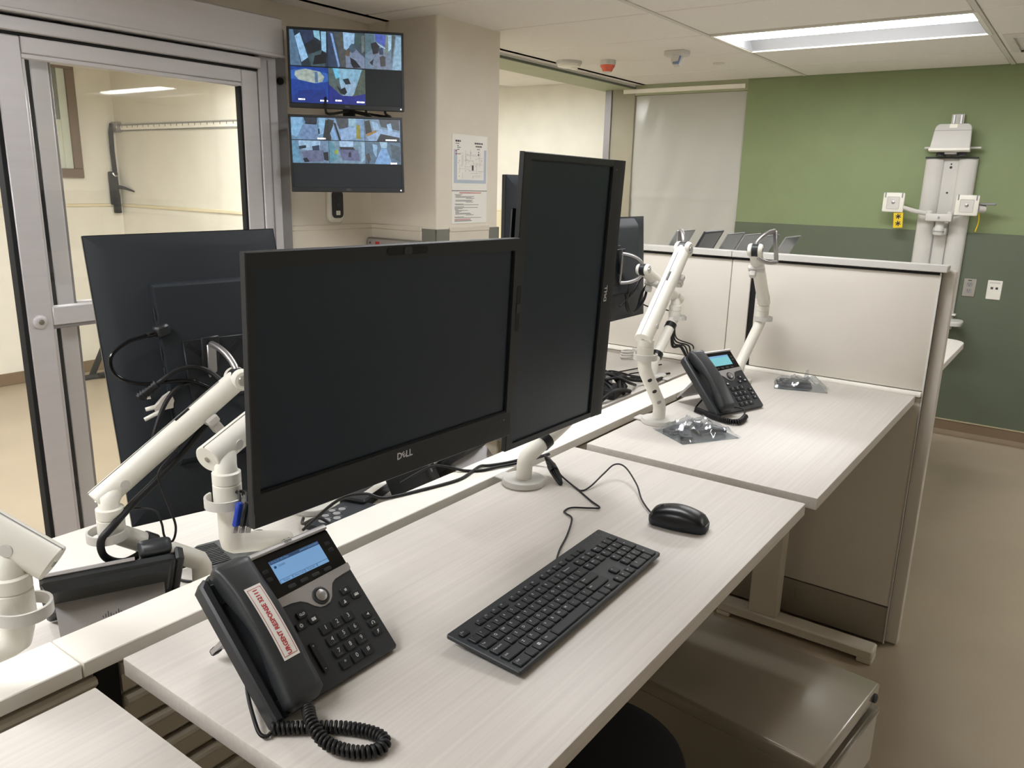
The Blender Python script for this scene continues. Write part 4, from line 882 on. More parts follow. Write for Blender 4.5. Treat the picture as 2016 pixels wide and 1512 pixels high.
# ================================================================== DESK PHONES  (local: x right, y up the face, z out of the face)
def handset_top(v):
    return .0265+.0185*math.cos(min(1., abs(v)/.112)*PI/2)**.6 if abs(v) < .112 else .0265
HU = -.0735
def make_phone(label, M, lcd='lcd_near', sticker=True, words=True):
    t = thing('desk_phone', label, 'phone', M=M, group='black desk phones')
    prof = [(-.1035, -.1035), (.100, -.1035), (.1035, -.100), (.1035, .030), (.1005, .034), (.1005, .094), (.094, .1035), (-.094, .1035), (-.1035, .094)]
    MB().prism(list(prof), -.014, 0, .002, chb=.004).done('body', 'charcoal', t)
    MB().ring_loft([[(-.098, -.06, -.012), (.098, -.06, -.012), (.098, .10, -.012), (-.098, .10, -.012)], [(-.09, -.01, -.026), (.09, -.01, -.026), (.09, .092, -.026), (-.09, .092, -.026)]]).done('rear_shell', 'charcoal', t)
    bez = [(-.039, .0345), (.1005, .0395), (.1005, .096), (.0985, .099), (-.039, .099)]
    dm = MB().prism(bez, -.002, .0022, .0006).done('display_bezel', 'black_gloss', t)
    rr_ = [(-.040, .0985, -.002), (-.040, .0985, .0040), (-.040, .1010, .0058), (-.040, .1050, .0048), (-.040, .1075, .0016), (-.040, .1075, -.002)]
    MB().ring_loft([[(x, b_, c_) for a_, b_, c_ in rr_] for x in (-.040, .1005)]).done('top_bar', 'silver_paint', t)
    # silver swoosh under the display
    sw = [(-.036, .0348), (-.032, .0245), (-.028, .0225), (-.010, .0215), (.003, .0185), (.0115, .0125), (.0180, .0045), (.0255, -.0012), (.0345, -.0028), (.0435, -.0012), (.0505, .0045), (.0565, .0140), (.0620, .0215), (.0700, .0250), (.0850, .0265), (.0985, .0272), (.1030, .0305), (.1035, .0395), (.1000, .0395), (-.036, .0350)]
    MB().prism(sw, -.001, .0016, .0004).done('silver_band', 'silver_paint', t)
    nb = MB().lathe([(.0130, 0), (.0130, .0032), (.0118, .0042), (.0098, .0042), (.0092, .0030)], c=(.0347, .0128, 0), seg=32).done('navigation_ring', 'charcoal', t)
    MB().lathe([(.0086, 0), (.0086, .0048), (.0070, .0056), (.002, .0058)], c=(.0347, .0128, 0), seg=28).done('select_button', 'silver', nb)
    sc_ = MB().box((-.0105, .0520, .0018), (.0757, .0872, .0030)).done('lcd', lcd, t)
    if words or lcd == 'lcd_far': MB().box((-.0105, .0818, .0030), (.0757, .0872, .0033)).done('status_bar', 'lcd_text' if words else 'lcd_near', sc_)
    if words:
        text('12-16-21 09:17am', .0042, T(-.009, .0845, .0035), 'lcd_near', sc_, align='LEFT')
        text('2044141200032000', .0042, T(.0745, .0845, .0035), 'lcd_near', sc_, align='RIGHT')
        text('32000', .0046, T(-.0005, .0765, .0033), 'lcd_text', sc_, align='LEFT')
        MB().lathe([(.0022, .003), (.0022, .0033)], c=(-.0055, .0765, 0), seg=10).done('line_icon', 'lcd_text', sc_)
        for k, s in enumerate(('Redial', 'New Call', 'Fwd All', '...')):
            x = -.0098+.0216*k
            q = MB(); q.box((x, .0524, .0030), (x+.0005, .0572, .0032)); q.box((x+.0202, .0524, .0030), (x+.0207, .0572, .0032)); q.box((x, .0568, .0030), (x+.0207, .0573, .0032)); q.done('softkey_frame', 'lcd_text', sc_, flat=True)
            text(s, .0042, T(x+.0103, .0544, .0034), 'lcd_text', sc_)
    def key(x, y, wd, hg, m='key_black', r_=.0022, h=.0030, z=.0, nm='key'):
        return MB().prism(rrect(wd, hg, r_, 3, x, y), z, z+h, .0008).done(nm, m, t)
    for x in (.0036, .0250, .0454, .0672): key(x, .0432, .0135, .0058, 'black_plastic', .002, .0028, .0, 'soft_key')
    for x, y in ((-.0215, .0760), (-.0215, .0638), (.0893, .0780), (.0893, .0668)): key(x, y, .0095, .0062, 'black_plastic', .002, .0028, 0, 'line_key')
    KP = '123456789*0#'; SUB = ['', 'ABC', 'DEF', 'GHI', 'JKL', 'MNO', 'PQRS', 'TUV', 'WXYZ', '', '', '']
    for i, c_ in enumerate(KP):
        x = .0148+.0206*(i % 3); y = -.0312-.0180*(i//3)
        k = key(x, y, .0172, .0138)
        text(c_, .0088, T(x, y+.0014, .0034), 'lettering_white', k)
        if SUB[i]: text(SUB[i], .0030, T(x, y-.0042, .0034), 'lettering_dim', k)
    icons = {'voicemail': (-.0059, .0016), 'contacts': (.0057, -.0116), 'settings': (-.0158, -.0119), 'hold': (.0740, .0040), 'conference': (.0862, -.0084), 'transfer': (.0632, -.0103), 'speaker': (.0856, -.0419), 'headset': (.0856, -.0560), 'mute': (.0856, -.0703)}
    for nm, (x, y) in icons.items():
        k = key(x, y, .0150, .0108); q = MB(); z0, z1 = .0030, .0034
        if nm == 'voicemail':
            for s in (-1, 1): q.band((x+s*.0026, y, .0032), (0, 0, 1), .0011, .0018, .0004, seg=12)
            q.box((x-.0026, y-.0018, z0), (x+.0026, y-.0011, z1))
        elif nm == 'contacts': q.box((x-.0032, y-.0022, z0), (x-.0003, y+.0022, z1)); q.box((x+.0003, y-.0022, z0), (x+.0032, y+.0022, z1))
        elif nm == 'settings':
            q.band((x, y, .0032), (0, 0, 1), .0012, .0022, .0004, seg=12)
            for a in range(8): q.box((-.0004, .0020, z0), (.0004, .0031, z1), M=T(x, y, 0) @ R(45*a, 'Z'))
        elif nm == 'hold': q.box((x-.0016, y-.0018, z0), (x-.0004, y+.0018, z1)); q.box((x+.0004, y-.0018, z0), (x+.0016, y+.0018, z1))
        elif nm in ('conference', 'transfer'):
            for dx, s in (((-.0026, .8), (0, 1.1), (.0026, .8)) if nm == 'conference' else ((0, 1.1),)):
                q.lathe([(.0009*s, z0), (.0009*s, z1)], c=(x+dx, y+.0012, 0), seg=8); q.box((x+dx-.0013*s, y-.0022, z0), (x+dx+.0013*s, y+.0002, z1))
            if nm == 'transfer': q.box((x-.003, y-.0026, z0), (x+.0016, y-.0019, z1))
        elif nm == 'speaker': q.prism([(x-.0020, y-.0006), (x-.0006, y-.0006), (x+.0014, y-.0022), (x+.0014, y+.0022), (x-.0006, y+.0006), (x-.0020, y+.0006)], z0, z1)
        elif nm == 'headset': q.band((x, y, .0032), (0, 0, 1), .0018, .0025, .0004, -.7, 3.9, 16, ref=(1, 0, 0)); q.box((x-.0028, y-.0022, z0), (x-.0016, y, z1)); q.box((x+.0016, y-.0022, z0), (x+.0028, y, z1))
        else: q.box((x-.0008, y-.0012, z0), (x+.0008, y+.0024, z1)); q.box((-.0003, -.0034, z0), (.0003, .0034, z1), M=T(x, y, 0) @ R(-38, 'Z'))
        q.done('icon', 'lettering_white', k, flat=True)
    vb = key(-.0163, -.0602, .0088, .0440, 'key_black', .0024, .0036, 0, 'volume_bar')
    text('+', .0062, T(-.0163, -.0440, .0040), 'lettering_white', vb); text('-', .0080, T(-.0163, -.0768, .0040), 'lettering_white', vb)
    # cradle wall and wells
    cr = [(-.1175, -.1050), (-.1035, -.1050), (-.1035, .0960), (-.1085, .0985), (-.1175, .0900)]
    MB().prism(cr, -.012, .0125, .003, chb=.003).done('cradle_wall', 'charcoal', t)
    MB().box((-.1035, -.1040, -.002), (-.0480, -.0800, .006), .002).done('lower_cradle', 'black_plastic', t)
    MB().box((-.1035, .0600, -.002), (-.0480, .0900, .006), .002).done('upper_cradle', 'black_plastic', t)
    # handset: lofted along the face
    rings = []
    for i in range(29):
        v = -.1035+.2090*i/28; s = abs(i/28-.5)*2
        top = handset_top(v-.001); e_ = max(0, (s-.93)/.07)
        hw = (.0245+.0030*max(0, s-.55)/.45)*(1-.30*e_*e_); top -= .008*e_*e_
        mid = .5+.5*math.cos(PI*min(1, s/.62)) if s < .62 else 0
        bot = .0040+.0195*mid**.7
        if e_ > 0: bot += .004*e_
        ring = []
        for k in range(24):
            a = 2*PI*k/24; ca, sa = math.cos(a), math.sin(a); p = .42
            ring.append((HU+hw*math.copysign(abs(ca)**p, ca), v, (top+bot)/2+(top-bot)/2*math.copysign(abs(sa)**p, sa)))
        rings.append(ring)
    hs = MB().ring_loft(rings).done('handset', 'charcoal_soft', t, ang=70)
    if sticker:
        def onh(u, v, d=.0006): return (HU+u, v, handset_top(v-.001)+d)
        def strip(u0, u1, v0, v1, d, n=24):
            q = MB(); vs_ = [[q.bm.verts.new(onh(u, v0+(v1-v0)*i/n, d)) for u in (u0, u1)] for i in range(n+1)]
            for i in range(n): q.bm.faces.new((vs_[i][0], vs_[i][1], vs_[i+1][1], vs_[i+1][0]))
            return q
        st = strip(-.0120, .0122, -.0475, .0565, .0005).done('sticker', 'paper', hs)
        q = MB()
        for a in ((-.0098, -.0092, -.0440, .0530), (.0094, .0100, -.0440, .0530), (-.0098, .0100, -.0440, -.0434), (-.0098, .0100, .0524, .0530)):
            n_ = 24 if abs(a[3]-a[2]) > .01 else 1
            vs_ = [[q.bm.verts.new(onh(u, a[2]+(a[3]-a[2])*i/n_, .0008)) for u in (a[0], a[1])] for i in range(n_+1)]
            for i in range(n_): q.bm.faces.new((vs_[i][0], vs_[i][1], vs_[i+1][1], vs_[i+1][0]))
        q.done('sticker_border', 'ink_red', hs)
        text('URGENT RESPONSE 32111', .0088, None, 'ink_red', hs, bold=True, fn=lambda c_: Vector(onh(-c_.y+.0002, .0045+c_.x*.92, .0009)))
    # stand: silver A-frame foot behind the body
    return t
def phone_stand(t, ang, depth, feet=True):
    """foot plate hinged under the shell; ang = angle to the face, local"""
    MM = T(0, .030, -.020) @ R(ang, 'X')
    s = MB().ring_loft([[(-.085, 0, -.004), (.085, 0, -.004), (.085, 0, .004), (-.085, 0, .004)], [(-.078, -depth, -.003), (.078, -depth, -.003), (.078, -depth, .003), (-.078, -depth, .003)]]).done('stand', 'silver_paint', t)
    s.data.transform(MM)
    for x in (-.078, .066):
        f = MB().box((x, -depth-.004, -.005), (x+.012, -depth+.012, .005), .002).done('stand_foot', 'black_rubber', s); f.data.transform(MM)
    q = MB()
    for k, h in enumerate((.3, .55, .95, .55, .3, .55, .95, .55, .3)):
        q.box((-.016+.004*k-.0006, -depth*.45, -.0046), (-.016+.004*k+.0006, -depth*.45+.010*h, -.0036))
    l = q.done('logo_bars', 'ink', s, flat=True); l.data.transform(MM)
CAM = V(-.4623, -.9743, 1.5476)
def phone_M(c, yaw, tilt, s=1.):
    yaw = math.radians(yaw); tilt = math.radians(tilt)
    ex = V(math.cos(yaw), math.sin(yaw), 0); h = V(-math.sin(yaw), math.cos(yaw), 0); ey = V(0, 0, 1)*math.cos(tilt)+h*math.sin(tilt)
    n = ex.cross(ey); c = CAM+(Vector(c)-CAM)*s
    return basis(ex*s, ey*s, n*s, c)
M1 = phone_M((.163, -.184, .969), .1, 46, .968); M2 = phone_M((1.778, -.144, .989), -19.3, 46, .985)
p1 = make_phone('black desk phone on the front desk with a white sticker reading URGENT RESPONSE 32111', M1)
text('cisco', .0062, T(.031, .1042, .0066) @ R(-14, 'X'), 'ink', p1, bold=True, name='logo')
q = MB()
for k, h in enumerate((.3, .55, 1, .55, .3, .55, 1, .55, .3)): q.box((.023+.002*k-.0003, .1072, .0052), (.023+.002*k+.0003, .1072+.0030*h*.5, .0060))
q.done('logo_bars', 'ink', p1, flat=True)
phone_stand(p1, 92, .102)
p2 = make_phone('black desk phone on the desk against the partition, no sticker', M2, lcd='lcd_far', sticker=False, words=False)
phone_stand(p2, 92, .106)
# phone on the lower far desk, seen from behind
M3 = phone_M((.149, .331, .845), 156, 46, .953)
p3 = make_phone('black desk phone seen from behind, silver back, beyond the rail at left', M3, lcd='screen_off', sticker=False, words=False)
phone_stand(p3, 92, .104)
M4 = phone_M((1.02, .270, .872), 190, 46, 1.0)
p4 = make_phone('black desk phone half hidden behind the front monitor, seen under its lower edge', M4, lcd='screen_off', sticker=False, words=False)
phone_stand(p4, 92, .104)
def coil(path, r=.0060, wire=.0025, pitch=.0056, seg=6, n=10):
    P = catmull([Vector(p) for p in path], 14); L = 0; pts = []; acc = [0]
    for i in range(1, len(P)): L += (P[i]-P[i-1]).length; acc.append(L)
    turns = L/pitch; N = int(turns*n); j = 0; nrm = None
    for k in range(N+1):
        s = L*k/N
        while j < len(P)-2 and acc[j+1] < s: j += 1
        tt = (s-acc[j])/max(1e-9, acc[j+1]-acc[j]); p = P[j].lerp(P[j+1], tt); d = (P[j+1]-P[j]).normalized()
        if nrm is None: nrm = d.orthogonal().normalized()
        nrm = (nrm-d*nrm.dot(d)).normalized(); b = d.cross(nrm); a = 2*PI*k/n
        pts.append(p+(nrm*math.cos(a)+b*math.sin(a))*r)
    return MB().tube(pts, wire, seg)
def world_cord(name, label, pts, extra=(), coil_pts=None, r=.0060, wire=.0025, pitch=.0056, m='black_rubber', cat='cord', group=None):
    t = thing(name, label, cat, (0, 0, 0), group=group); t.location = Vector(coil_pts[0] if coil_pts else pts[0]); O = t.location.copy()
    if coil_pts:
        mb = coil(coil_pts, r, wire, pitch); mb.off = Vector(O); mb.done('coil', m, t, ang=80)
    for e in ([pts] if pts else [])+list(extra): MB(O).tube(e, wire, 8, 6).done('straight_end', m, t, ang=80)
    return t
zc = .919
world_cord('coil_cord', 'coiled black handset cord looping on the front desk before the phone', None,
   [[(.075, -.170, .930), (.045, -.215, .925), (.020, -.262, .924), (.014, -.280, .917), (.018, -.288, .915), (.028, -.288, zc)], [(.068, -.302, zc+.012), (.076, -.29, .928), (.080, -.283, .93), (.085, -.262, .917+.012)]],
   [(.026, -.284, zc), (.052, -.315, zc), (.078, -.348, zc), (.094, -.383, zc), (.092, -.406, zc), (.074, -.408, zc), (.056, -.388, zc+.001), (.045, -.359, zc+.006), (.050, -.330, zc+.014), (.066, -.304, zc+.013)])
world_cord('coil_cord', 'coiled black handset cord on the desk with two bags', None,
   [[(1.69, -.12, .95), (1.665, -.11, .928), (1.645, -.115, .924)], [(1.66, -.255, .926), (1.675, -.250, .94), (1.675, -.235, .945), (1.665, -.215, .945)]],
   [(1.640, -.118, .926), (1.630, -.140, .926), (1.605, -.185, .926), (1.590, -.225, .926), (1.588, -.25, .927), (1.60, -.262, .927), (1.630, -.262, .926), (1.665, -.258, .927)])
world_cord('coil_cord', 'coiled black cord lying beyond the rail behind the front phone', None, [[(.27, .25, .83), (.30, .22, .812), (.345, .20, .808), (.36, .24, .806), (.40, .27, .806)]],
   [(.262, .262, .810), (.285, .240, .810), (.315, .222, .810), (.335, .205, .810)])

# ================================================================== KEYBOARD
Mk = T(.5102, -.3883, .9285) @ Matrix.Rotation(.0232, 4, 'Z') @ R(4.4, 'X')
kb = thing('keyboard', 'black full size keyboard with number pad on the front desk', 'keyboard', M=Mk)
MB().prism(rrect(.4416, .1266, .004, 3), -.0075, 0, .0012, chb=.002).done('case', 'charcoal', kb)
MB().prism(rrect(.430, .112, .010, 3), -.0125, -.0075, 0, chb=.003).done('underside', 'black_plastic', kb)
q = MB()
for s in (-1, 1): q.box((s*.18-.012, .042, -.0225), (s*.18+.012, .054, -.012), .002)
q.done('tilt_foot', 'black_rubber', kb)
q = MB()
for s in (-1, 1): q.box((s*.18-.012, -.056, -.0140), (s*.18+.012, -.046, -.012), .001)
q.done('front_pad', 'black_rubber', kb)
KM = {}
def kkey(cx, cy, wd, hg, legend=None, size=.0062, dx=-.0035, dy=.002):
    k = (round(wd, 4), round(hg, 4))
    if k not in KM:
        KM[k] = MB().prism(rrect(wd, hg, .0018, 2), -.001, .0036, .0012).done('key', 'key_black', kb)
        o = KM[k]
    else:
        o = KM[k].copy(); COL.objects.link(o)
    o.location = (cx, cy, 0)
    if legend:
        x0 = -wd/2+.0026 if len(legend) > 1 else dx
        text(legend, size if len(legend) == 1 else .0042, T(x0, dy, .0038), 'lettering_white', o, align='LEFT' if len(legend) > 1 else 'CENTER', name='legend')
U = .019; KX = -.2125; g_ = .0026; KH = .0158
def row(y, items, x=KX, hg=KH):
    for it in items:
        if isinstance(it, (int, float)): x += it*U; continue
        s, wu = it if isinstance(it, tuple) else (it, 1)
        kkey(x+wu*U/2, y, wu*U-g_, hg, s or None); x += wu*U
Y = [.0445, .0255, .0065, -.0125, -.0315, -.0505]
row(Y[0], ['Esc', 1, 'F1', 'F2', 'F3', 'F4', .5, 'F5', 'F6', 'F7', 'F8', .5, 'F9', 'F10', 'F11', 'F12'], hg=.0105)
row(Y[1], list('`1234567890-=')+[('Backspace', 2)])
row(Y[2], [('Tab', 1.5)]+list('QWERTYUIOP[]')+[('\\', 1.5)])
row(Y[3], [('Caps Lock', 1.75)]+list('ASDFGHJKL;\'')+[('Enter', 2.25)])
row(Y[4], [('Shift', 2.25)]+list('ZXCVBNM,./')+[('Shift', 2.75)])
row(Y[5], [('Ctrl', 1.5), ('', 1.0), ('', 1.25), ('Alt', 1.25), ('', 5.0), ('Alt', 1.25), ('', 1.25), ('', 1.0), ('Ctrl', 1.5)])
q = MB()
for a in (0, 1):
    for b in (0, 1): q.box((KX+3.02*U+.0028*a-.002, Y[5]-.0014+.0028*b, .0036), (KX+3.02*U+.0028*a+.0003, Y[5]+.0009+.0028*b, .0040))
q.done('window_mark', 'lettering_white', kb, flat=True)
X2 = KX+15*U+.0035
row(Y[0], ['', '', ''], X2, .0105); row(Y[1], ['Ins', 'Hm', 'Up'], X2); row(Y[2], ['Del', 'End', 'Dn'], X2)
row(Y[4], [1, '^'], X2); row(Y[5], ['<', 'v', '>'], X2)
X3 = X2+3*U+.0035
row(Y[1], ['Num', '/', '*', '-'], X3); row(Y[2], list('789'), X3); row(Y[3], list('456'), X3); row(Y[4], list('123'), X3); row(Y[5], [('0', 2), '.'], X3)
kkey(X3+3.5*U, (Y[2]+Y[3])/2, U-g_, KH+U, '+'); kkey(X3+3.5*U, (Y[4]+Y[5])/2, U-g_, KH+U, 'En')
MB().band((X3+3.35*U, .0500, .0002), (0, 0, 1), .0054, .0062, .0005, seg=24).done('logo_ring', 'lettering_dim', kb)
text('DELL', .0036, T(X3+3.35*U, .0500, .0004), 'lettering_dim', kb, name='logo')
for k in range(3): MB().box((X3+.6*U+k*.014, .047, 0), (X3+.6*U+k*.014+.003, .0482, .0004)).done('indicator', 'lettering_dim', kb)

# ================================================================== MOUSE
Mm = T(.8865, -.4105, .910) @ R(7.5, 'Z')
ms = thing('mouse', 'black wired mouse on the front desk beside the keyboard', 'mouse', M=Mm)
def msec(f, z0, zf, sc_=1.):
    """f: 0 nose .. 1 tail"""
    y = .0565-.113*f
    wdt = .0265+.0050*math.sin(PI*min(1, f*1.1))+.001
    e = 1-max(0, (f-.86)/.14)**2*.55; e *= 1-max(0, (.10-f)/.10)**2*.45
    hgt = .019+.0225*math.sin(PI*(.12+.80*f)**1.05)
    h = hgt*(1-max(0, (f-.88)/.12)**2*.45)*(1-max(0, (.08-f)/.08)**2*.35)
    return y, wdt*e*sc_, h
rings = []; NS = 20
for i in range(NS+1):
    y, wd, h = msec(i/NS, 0, 0); zb = .0125+.004*math.cos(PI*2*i/NS)
    r_ = []
    for k in range(20):
        a = PI*k/19; ca, sa = math.cos(a), math.sin(a)
        r_.append((wd*math.copysign(abs(ca)**.75, ca), y, zb+(h-zb)*abs(sa)**.72))
    rings.append(r_)
MB().ring_loft(rings).done('top_shell', 'mouse_black', ms, ang=75)
rings = []
for i in range(NS+1):
    y, wd, h = msec(i/NS, 0, 0, .985); zb = .0120+.004*math.cos(PI*2*i/NS)
    rings.append([(wd, y, zb), (wd*.98, y, .006), (wd*.90, y*.985, .0012), (-wd*.90, y*.985, .0012), (-wd*.98, y, .006), (-wd, y, zb)])
MB().ring_loft(rings).done('base_shell', 'black_matte', ms, ang=60)
MB().cyl((-.004, .032, .0290), (.004, .032, .0290), .0085, seg=20, ch=.001).done('scroll_wheel', 'black_rubber', ms)
MB().box((-.02, -.05, 0), (.02, .05, .0015), .0005).done('glide_pad', 'black_rubber', ms)

# ================================================================== LOOSE CABLES
def cable(label, pts, r=.0022, m='black_rubber', seg=8, name='cable', group=None, extra=None):
    P = [Vector(p) for p in pts]; O = P[0].copy()
    t = thing(name, label, 'cable', O, group=group)
    MB(O).tube(P, r, seg, 8).done('wire', m, t, ang=80)
    return t, O
z = .9122
t, O = cable('mouse wire arching over the front desk to the mouse', [(.955, -.045, .955), (.953, -.072, .938), (.945, -.100, .922), (.925, -.150, .9125), (.918, -.172, z), (.945, -.178, .916), (.995, -.180, .930), (1.035, -.185, .942), (1.035, -.212, .942), (.995, -.262, .926), (.945, -.300, .918), (.905, -.338, .9155), (.893, -.353, .918)], .0019, name='mouse_cable')
t, O = cable('keyboard wire zigzagging over the front desk to the keyboard', [(.960, -.045, .952), (.957, -.072, .936), (.944, -.105, .920), (.915, -.165, .9125), (.882, -.215, z), (.858, -.250, .914), (.843, -.235, .914), (.822, -.205, .9135), (.800, -.202, z), (.792, -.212, z), (.774, -.236, .9145), (.712, -.265, z), (.650, -.288, z), (.598, -.314, .918)], .0019, name='keyboard_cable')
t = thing('cable_bundle', 'tied bundle of black wire leaning by the round arm base', 'cable', (.945, -.085, .910)); O = (.945, -.085, .910)
rnd = random.Random(5); ax0 = V(.955, -.060, .944); ax1 = V(.925, -.108, .920); dv = (ax1-ax0).normalized(); s1 = dv.cross(V(0, 0, 1)).normalized(); s2 = dv.cross(s1)
for k in range(9):
    a = 2*PI*k/9; o_ = (s1*math.cos(a)+s2*math.sin(a))*.0062*(.6+.5*rnd.random()); j = .008*rnd.random()
    MB(O).tube([ax0-dv*(.006+j)+o_*.6, ax0.lerp(ax1, .3)+o_*1.25, ax0.lerp(ax1, .7)+o_*1.25, ax1+dv*(.004+j)+o_*.7, ax1+dv*(.008+j)-o_*.2], .0019, 6, 4).done('strand', 'black_rubber', t, ang=80)
MB(O).tube([ax0+dv*.016, ax0+dv*.034], .0105, 12).done('cable_tie', 'black_rubber', t)
MB(O).tube([ax0+s1*.004, ax0-dv*.004+s1*.010-s2*.012, ax0+dv*.012+s1*.012-s2*.020, ax0+dv*.03+s1*.008-s2*.012], .0019, 6, 5).done('loose_loop', 'black_rubber', t)
zr = .9165
cable('thick black cable running along the rail top, lower one', [(.55, .30, .815), (.57, .21, .90), (.588, .150, .925), (.605, .118, .919), (.640, .104, zr), (.695, .088, zr), (.755, .072, zr), (.80, .066, zr), (.848, .074, .9175), (.885, .080, .918), (.905, .070, zr), (.945, .046, .918), (.985, .018, .925), (1.00, -.02, .935)], .0034)
cable('thick black cable crossing the rail top, upper one', [(.80, .25, .86), (.815, .17, .915), (.826, .125, .9215), (.842, .092, .9165), (.868, .063, zr), (.905, .048, .9175), (.945, .030, .918), (.985, .006, .924), (1.005, -.03, .94)], .0034)
# hanging cables of the left rear monitor
cb_g = 'cables hanging behind the left monitor'
t, O = cable('glossy black power cord looping behind the left monitor seen from behind', [(.298, .372, 1.2695), (.291, .372, 1.269), (.275, .378, 1.265), (.252, .384, 1.259), (.227, .388, 1.243), (.218, .386, 1.227), (.22, .380, 1.208), (.234, .371, 1.193), (.257, .360, 1.185), (.285, .351, 1.183), (.312, .342, 1.183), (.338, .332, 1.179), (.362, .318, 1.165), (.374, .295, 1.150)], .0034, 'black_gloss', 10)
MB(O).box((-.012, -.011, -.011), (.014, .011, .011), .004, M=T(.310, .374, 1.2725) @ R(-15, 'Y')).done('plug', 'black_plastic', t)
MB(O).cyl((.300, .373, 1.270), (.283, .375, 1.2665), .0055, .0045, 12).done('strain_relief', 'black_rubber', t)
t, O = cable('thick black video cable curving behind the left monitor', [(.262, .360, 1.166), (.277, .354, 1.178), (.289, .346, 1.189), (.313, .342, 1.202), (.341, .334, 1.206), (.365, .322, 1.196), (.378, .300, 1.178)], .0048)
MB(O).cyl((.280, .352, 1.181), (.252, .366, 1.159), .0085, .0075, 14).done('cable_plug', 'black_rubber', t)
for k in range(7): MB(O).band(V(.280, .352, 1.181).lerp(V(.255, .3645, 1.1615), k/6), (.028, -.014, .022), .007, .0094, .0022, seg=12).done('grip_rib', 'black_rubber', t)
t, O = cable('thin black cable dropping behind the left monitor', [(.345, .330, 1.180), (.335, .338, 1.176), (.313, .344, 1.168), (.292, .346, 1.147), (.272, .344, 1.115), (.258, .340, 1.085), (.25, .34, 1.04)], .0042)
t = thing('video_connector', 'white video plug with thumbscrews hanging behind the left monitor', 'connector', (.297, .360, 1.128)); O = (.297, .360, 1.128)
MC = basis((.943, -.2, -.26), (.05, .85, -.52), (.33, .48, .81), (.293, .358, 1.140))
MB(O).prism([(-.020, -.010), (.012, -.010), (.016, .004), (.012, .022), (-.002, .016), (-.022, .000)], -.005, .005, .0015, chb=.0015, M=basis((.93, -.27, .1), (-.1, .05, .99), (-.3, -.93, .1), (.296, .356, 1.140))).done('shell', 'rail_white', t)
for p_ in (((.278, .358, 1.138), (.262, .365, 1.135)), ((.284, .356, 1.128), (.258, .364, 1.117)), ((.272, .362, 1.158), (.266, .365, 1.157))): MB(O).cyl(p_[0], p_[1], .0042, .0036, 12).done('thumbscrew', 'rail_white', t)
cable('black cables strapped under the left arm beam', [(.352, .262, 1.158), (.31, .255, 1.118), (.262, .250, 1.080), (.210, .250, 1.045), (.165, .252, 1.015), (.120, .235, .995), (.098, .235, .975), (.103, .236, .945), (.135, .238, .925), (.18, .236, .935)], .0062)
cable('thin dark wire hanging in a loop from the left arm', [(.30, .262, 1.115), (.235, .24, 1.085), (.205, .236, 1.062), (.203, .228, 1.037), (.206, .214, 1.004), (.208, .203, .971), (.200, .203, .948), (.192, .212, .956), (.192, .218, .979), (.189, .231, 1.0), (.165, .262, 1.003), (.14, .275, .998)], .0020)
for k, (dx, m) in enumerate(((0, 'blue_plastic'), (.013, 'black_plastic'), (.024, 'black_plastic'))):
    t = thing('usb_plug', ['blue cable plug hanging below the arm by the front monitor edge', 'black cable plug hanging next to the blue plug', 'black cable plug hanging nearest the front monitor edge'][k], 'plug', (.199+dx*.55, .004-dx*.6, 1.068), group='plugs hanging by the arm')
    MB().box((-.006, -.004, -.035), (.006, .004, .004), .003, M=R(16, 'Y')).done('plug_body', m, t)
    MB().box((-.004, -.002, -.044), (.004, .002, -.034), .0005, M=R(16, 'Y')).done('plug_tip', 'silver', t)
    MB().tube([(0, 0, 0), (.008, .012, .012), (.010, .030, .010), (.010, .044, .000)], .0026, 8, 4).done('wire', 'black_rubber', t)

# ================================================================== FAR DESK ITEMS (left)
Mz = T(.385, .290, .800) @ R(-14, 'Z')
t = thing('thin_client', 'small black computer box with white and orange 10ZIG lettering on the far desk', 'computer', M=Mz)
MB().prism(rrect(.150, .125, .016, 5), 0, .040, .006, chb=.002).done('case', 'black_plastic', t)
MB().box((-.073, -.045, .0396), (-.030, .050, .0406), .0005).done('vent_panel', 'black_matte', t)
v_ = MB()
for k in range(13): v_.box((-.071, -.042+.0072*k, .0404), (-.032, -.0392+.0072*k, .0414))
o = v_.done('vent_slats', 'charcoal', t); o['kind'] = 'stuff'
Mw = Mz.inverted() @ T(.428, .3000, .8406) @ R(149, 'Z')
text('10', .018, Mw @ T(-.0135, 0, 0), 'orange_print', t, bold=True)
text('ZIG', .018, Mw @ T(.0130, 0, 0), 'lettering_white', t, bold=True)
cable('black wire curling beside the small black computer', [(.330, .345, .812), (.300, .36, .806), (.275, .345, .804), (.285, .30, .804), (.32, .25, .82), (.37, .225, .845), (.41, .22, .835)], .0028)
Mq = T(.665, .305, .800) @ R(12, 'Z')
t = thing('round_button_keypad', 'black keypad with grey round buttons lying beyond the rail', 'keypad', M=Mq)
MB().prism(rrect(.165, .085, .004, 3), 0, .012, .002).done('case', 'black_matte', t)
for (x, y, r_) in ((-.048, .012, .0135), (-.026, .026, .008), (-.024, -.004, .0085), (-.004, .012, .0085), (-.046, -.022, .0085), (.004, .030, .0075), (.022, .016, .0085)):
    MB().lathe([(r_, .011), (r_, .0128), (r_*.8, .0132)], c=(x, y, 0), seg=20).done('button', 'grey_plastic', t)
    MB().box((x+r_+.003, y-.004, .0118), (x+r_+.007, y+.004, .0123)).done('button_mark', 'lettering_dim', t)
MB().box((-.080, -.040, .0118), (-.045, -.034, .0124)).done('label_strip', 'paper', t)
t = thing('black_case', 'flat black case with white knobs beyond the rail, past the keypad', 'case', M=T(.80, .36, .800) @ R(16, 'Z'))
MB().prism(rrect(.16, .07, .008, 3), 0, .022, .004).done('case', 'black_plastic', t)
MB().box((-.05, -.030, .0216), (.05, -.008, .0226)).done('label', 'paper', t)
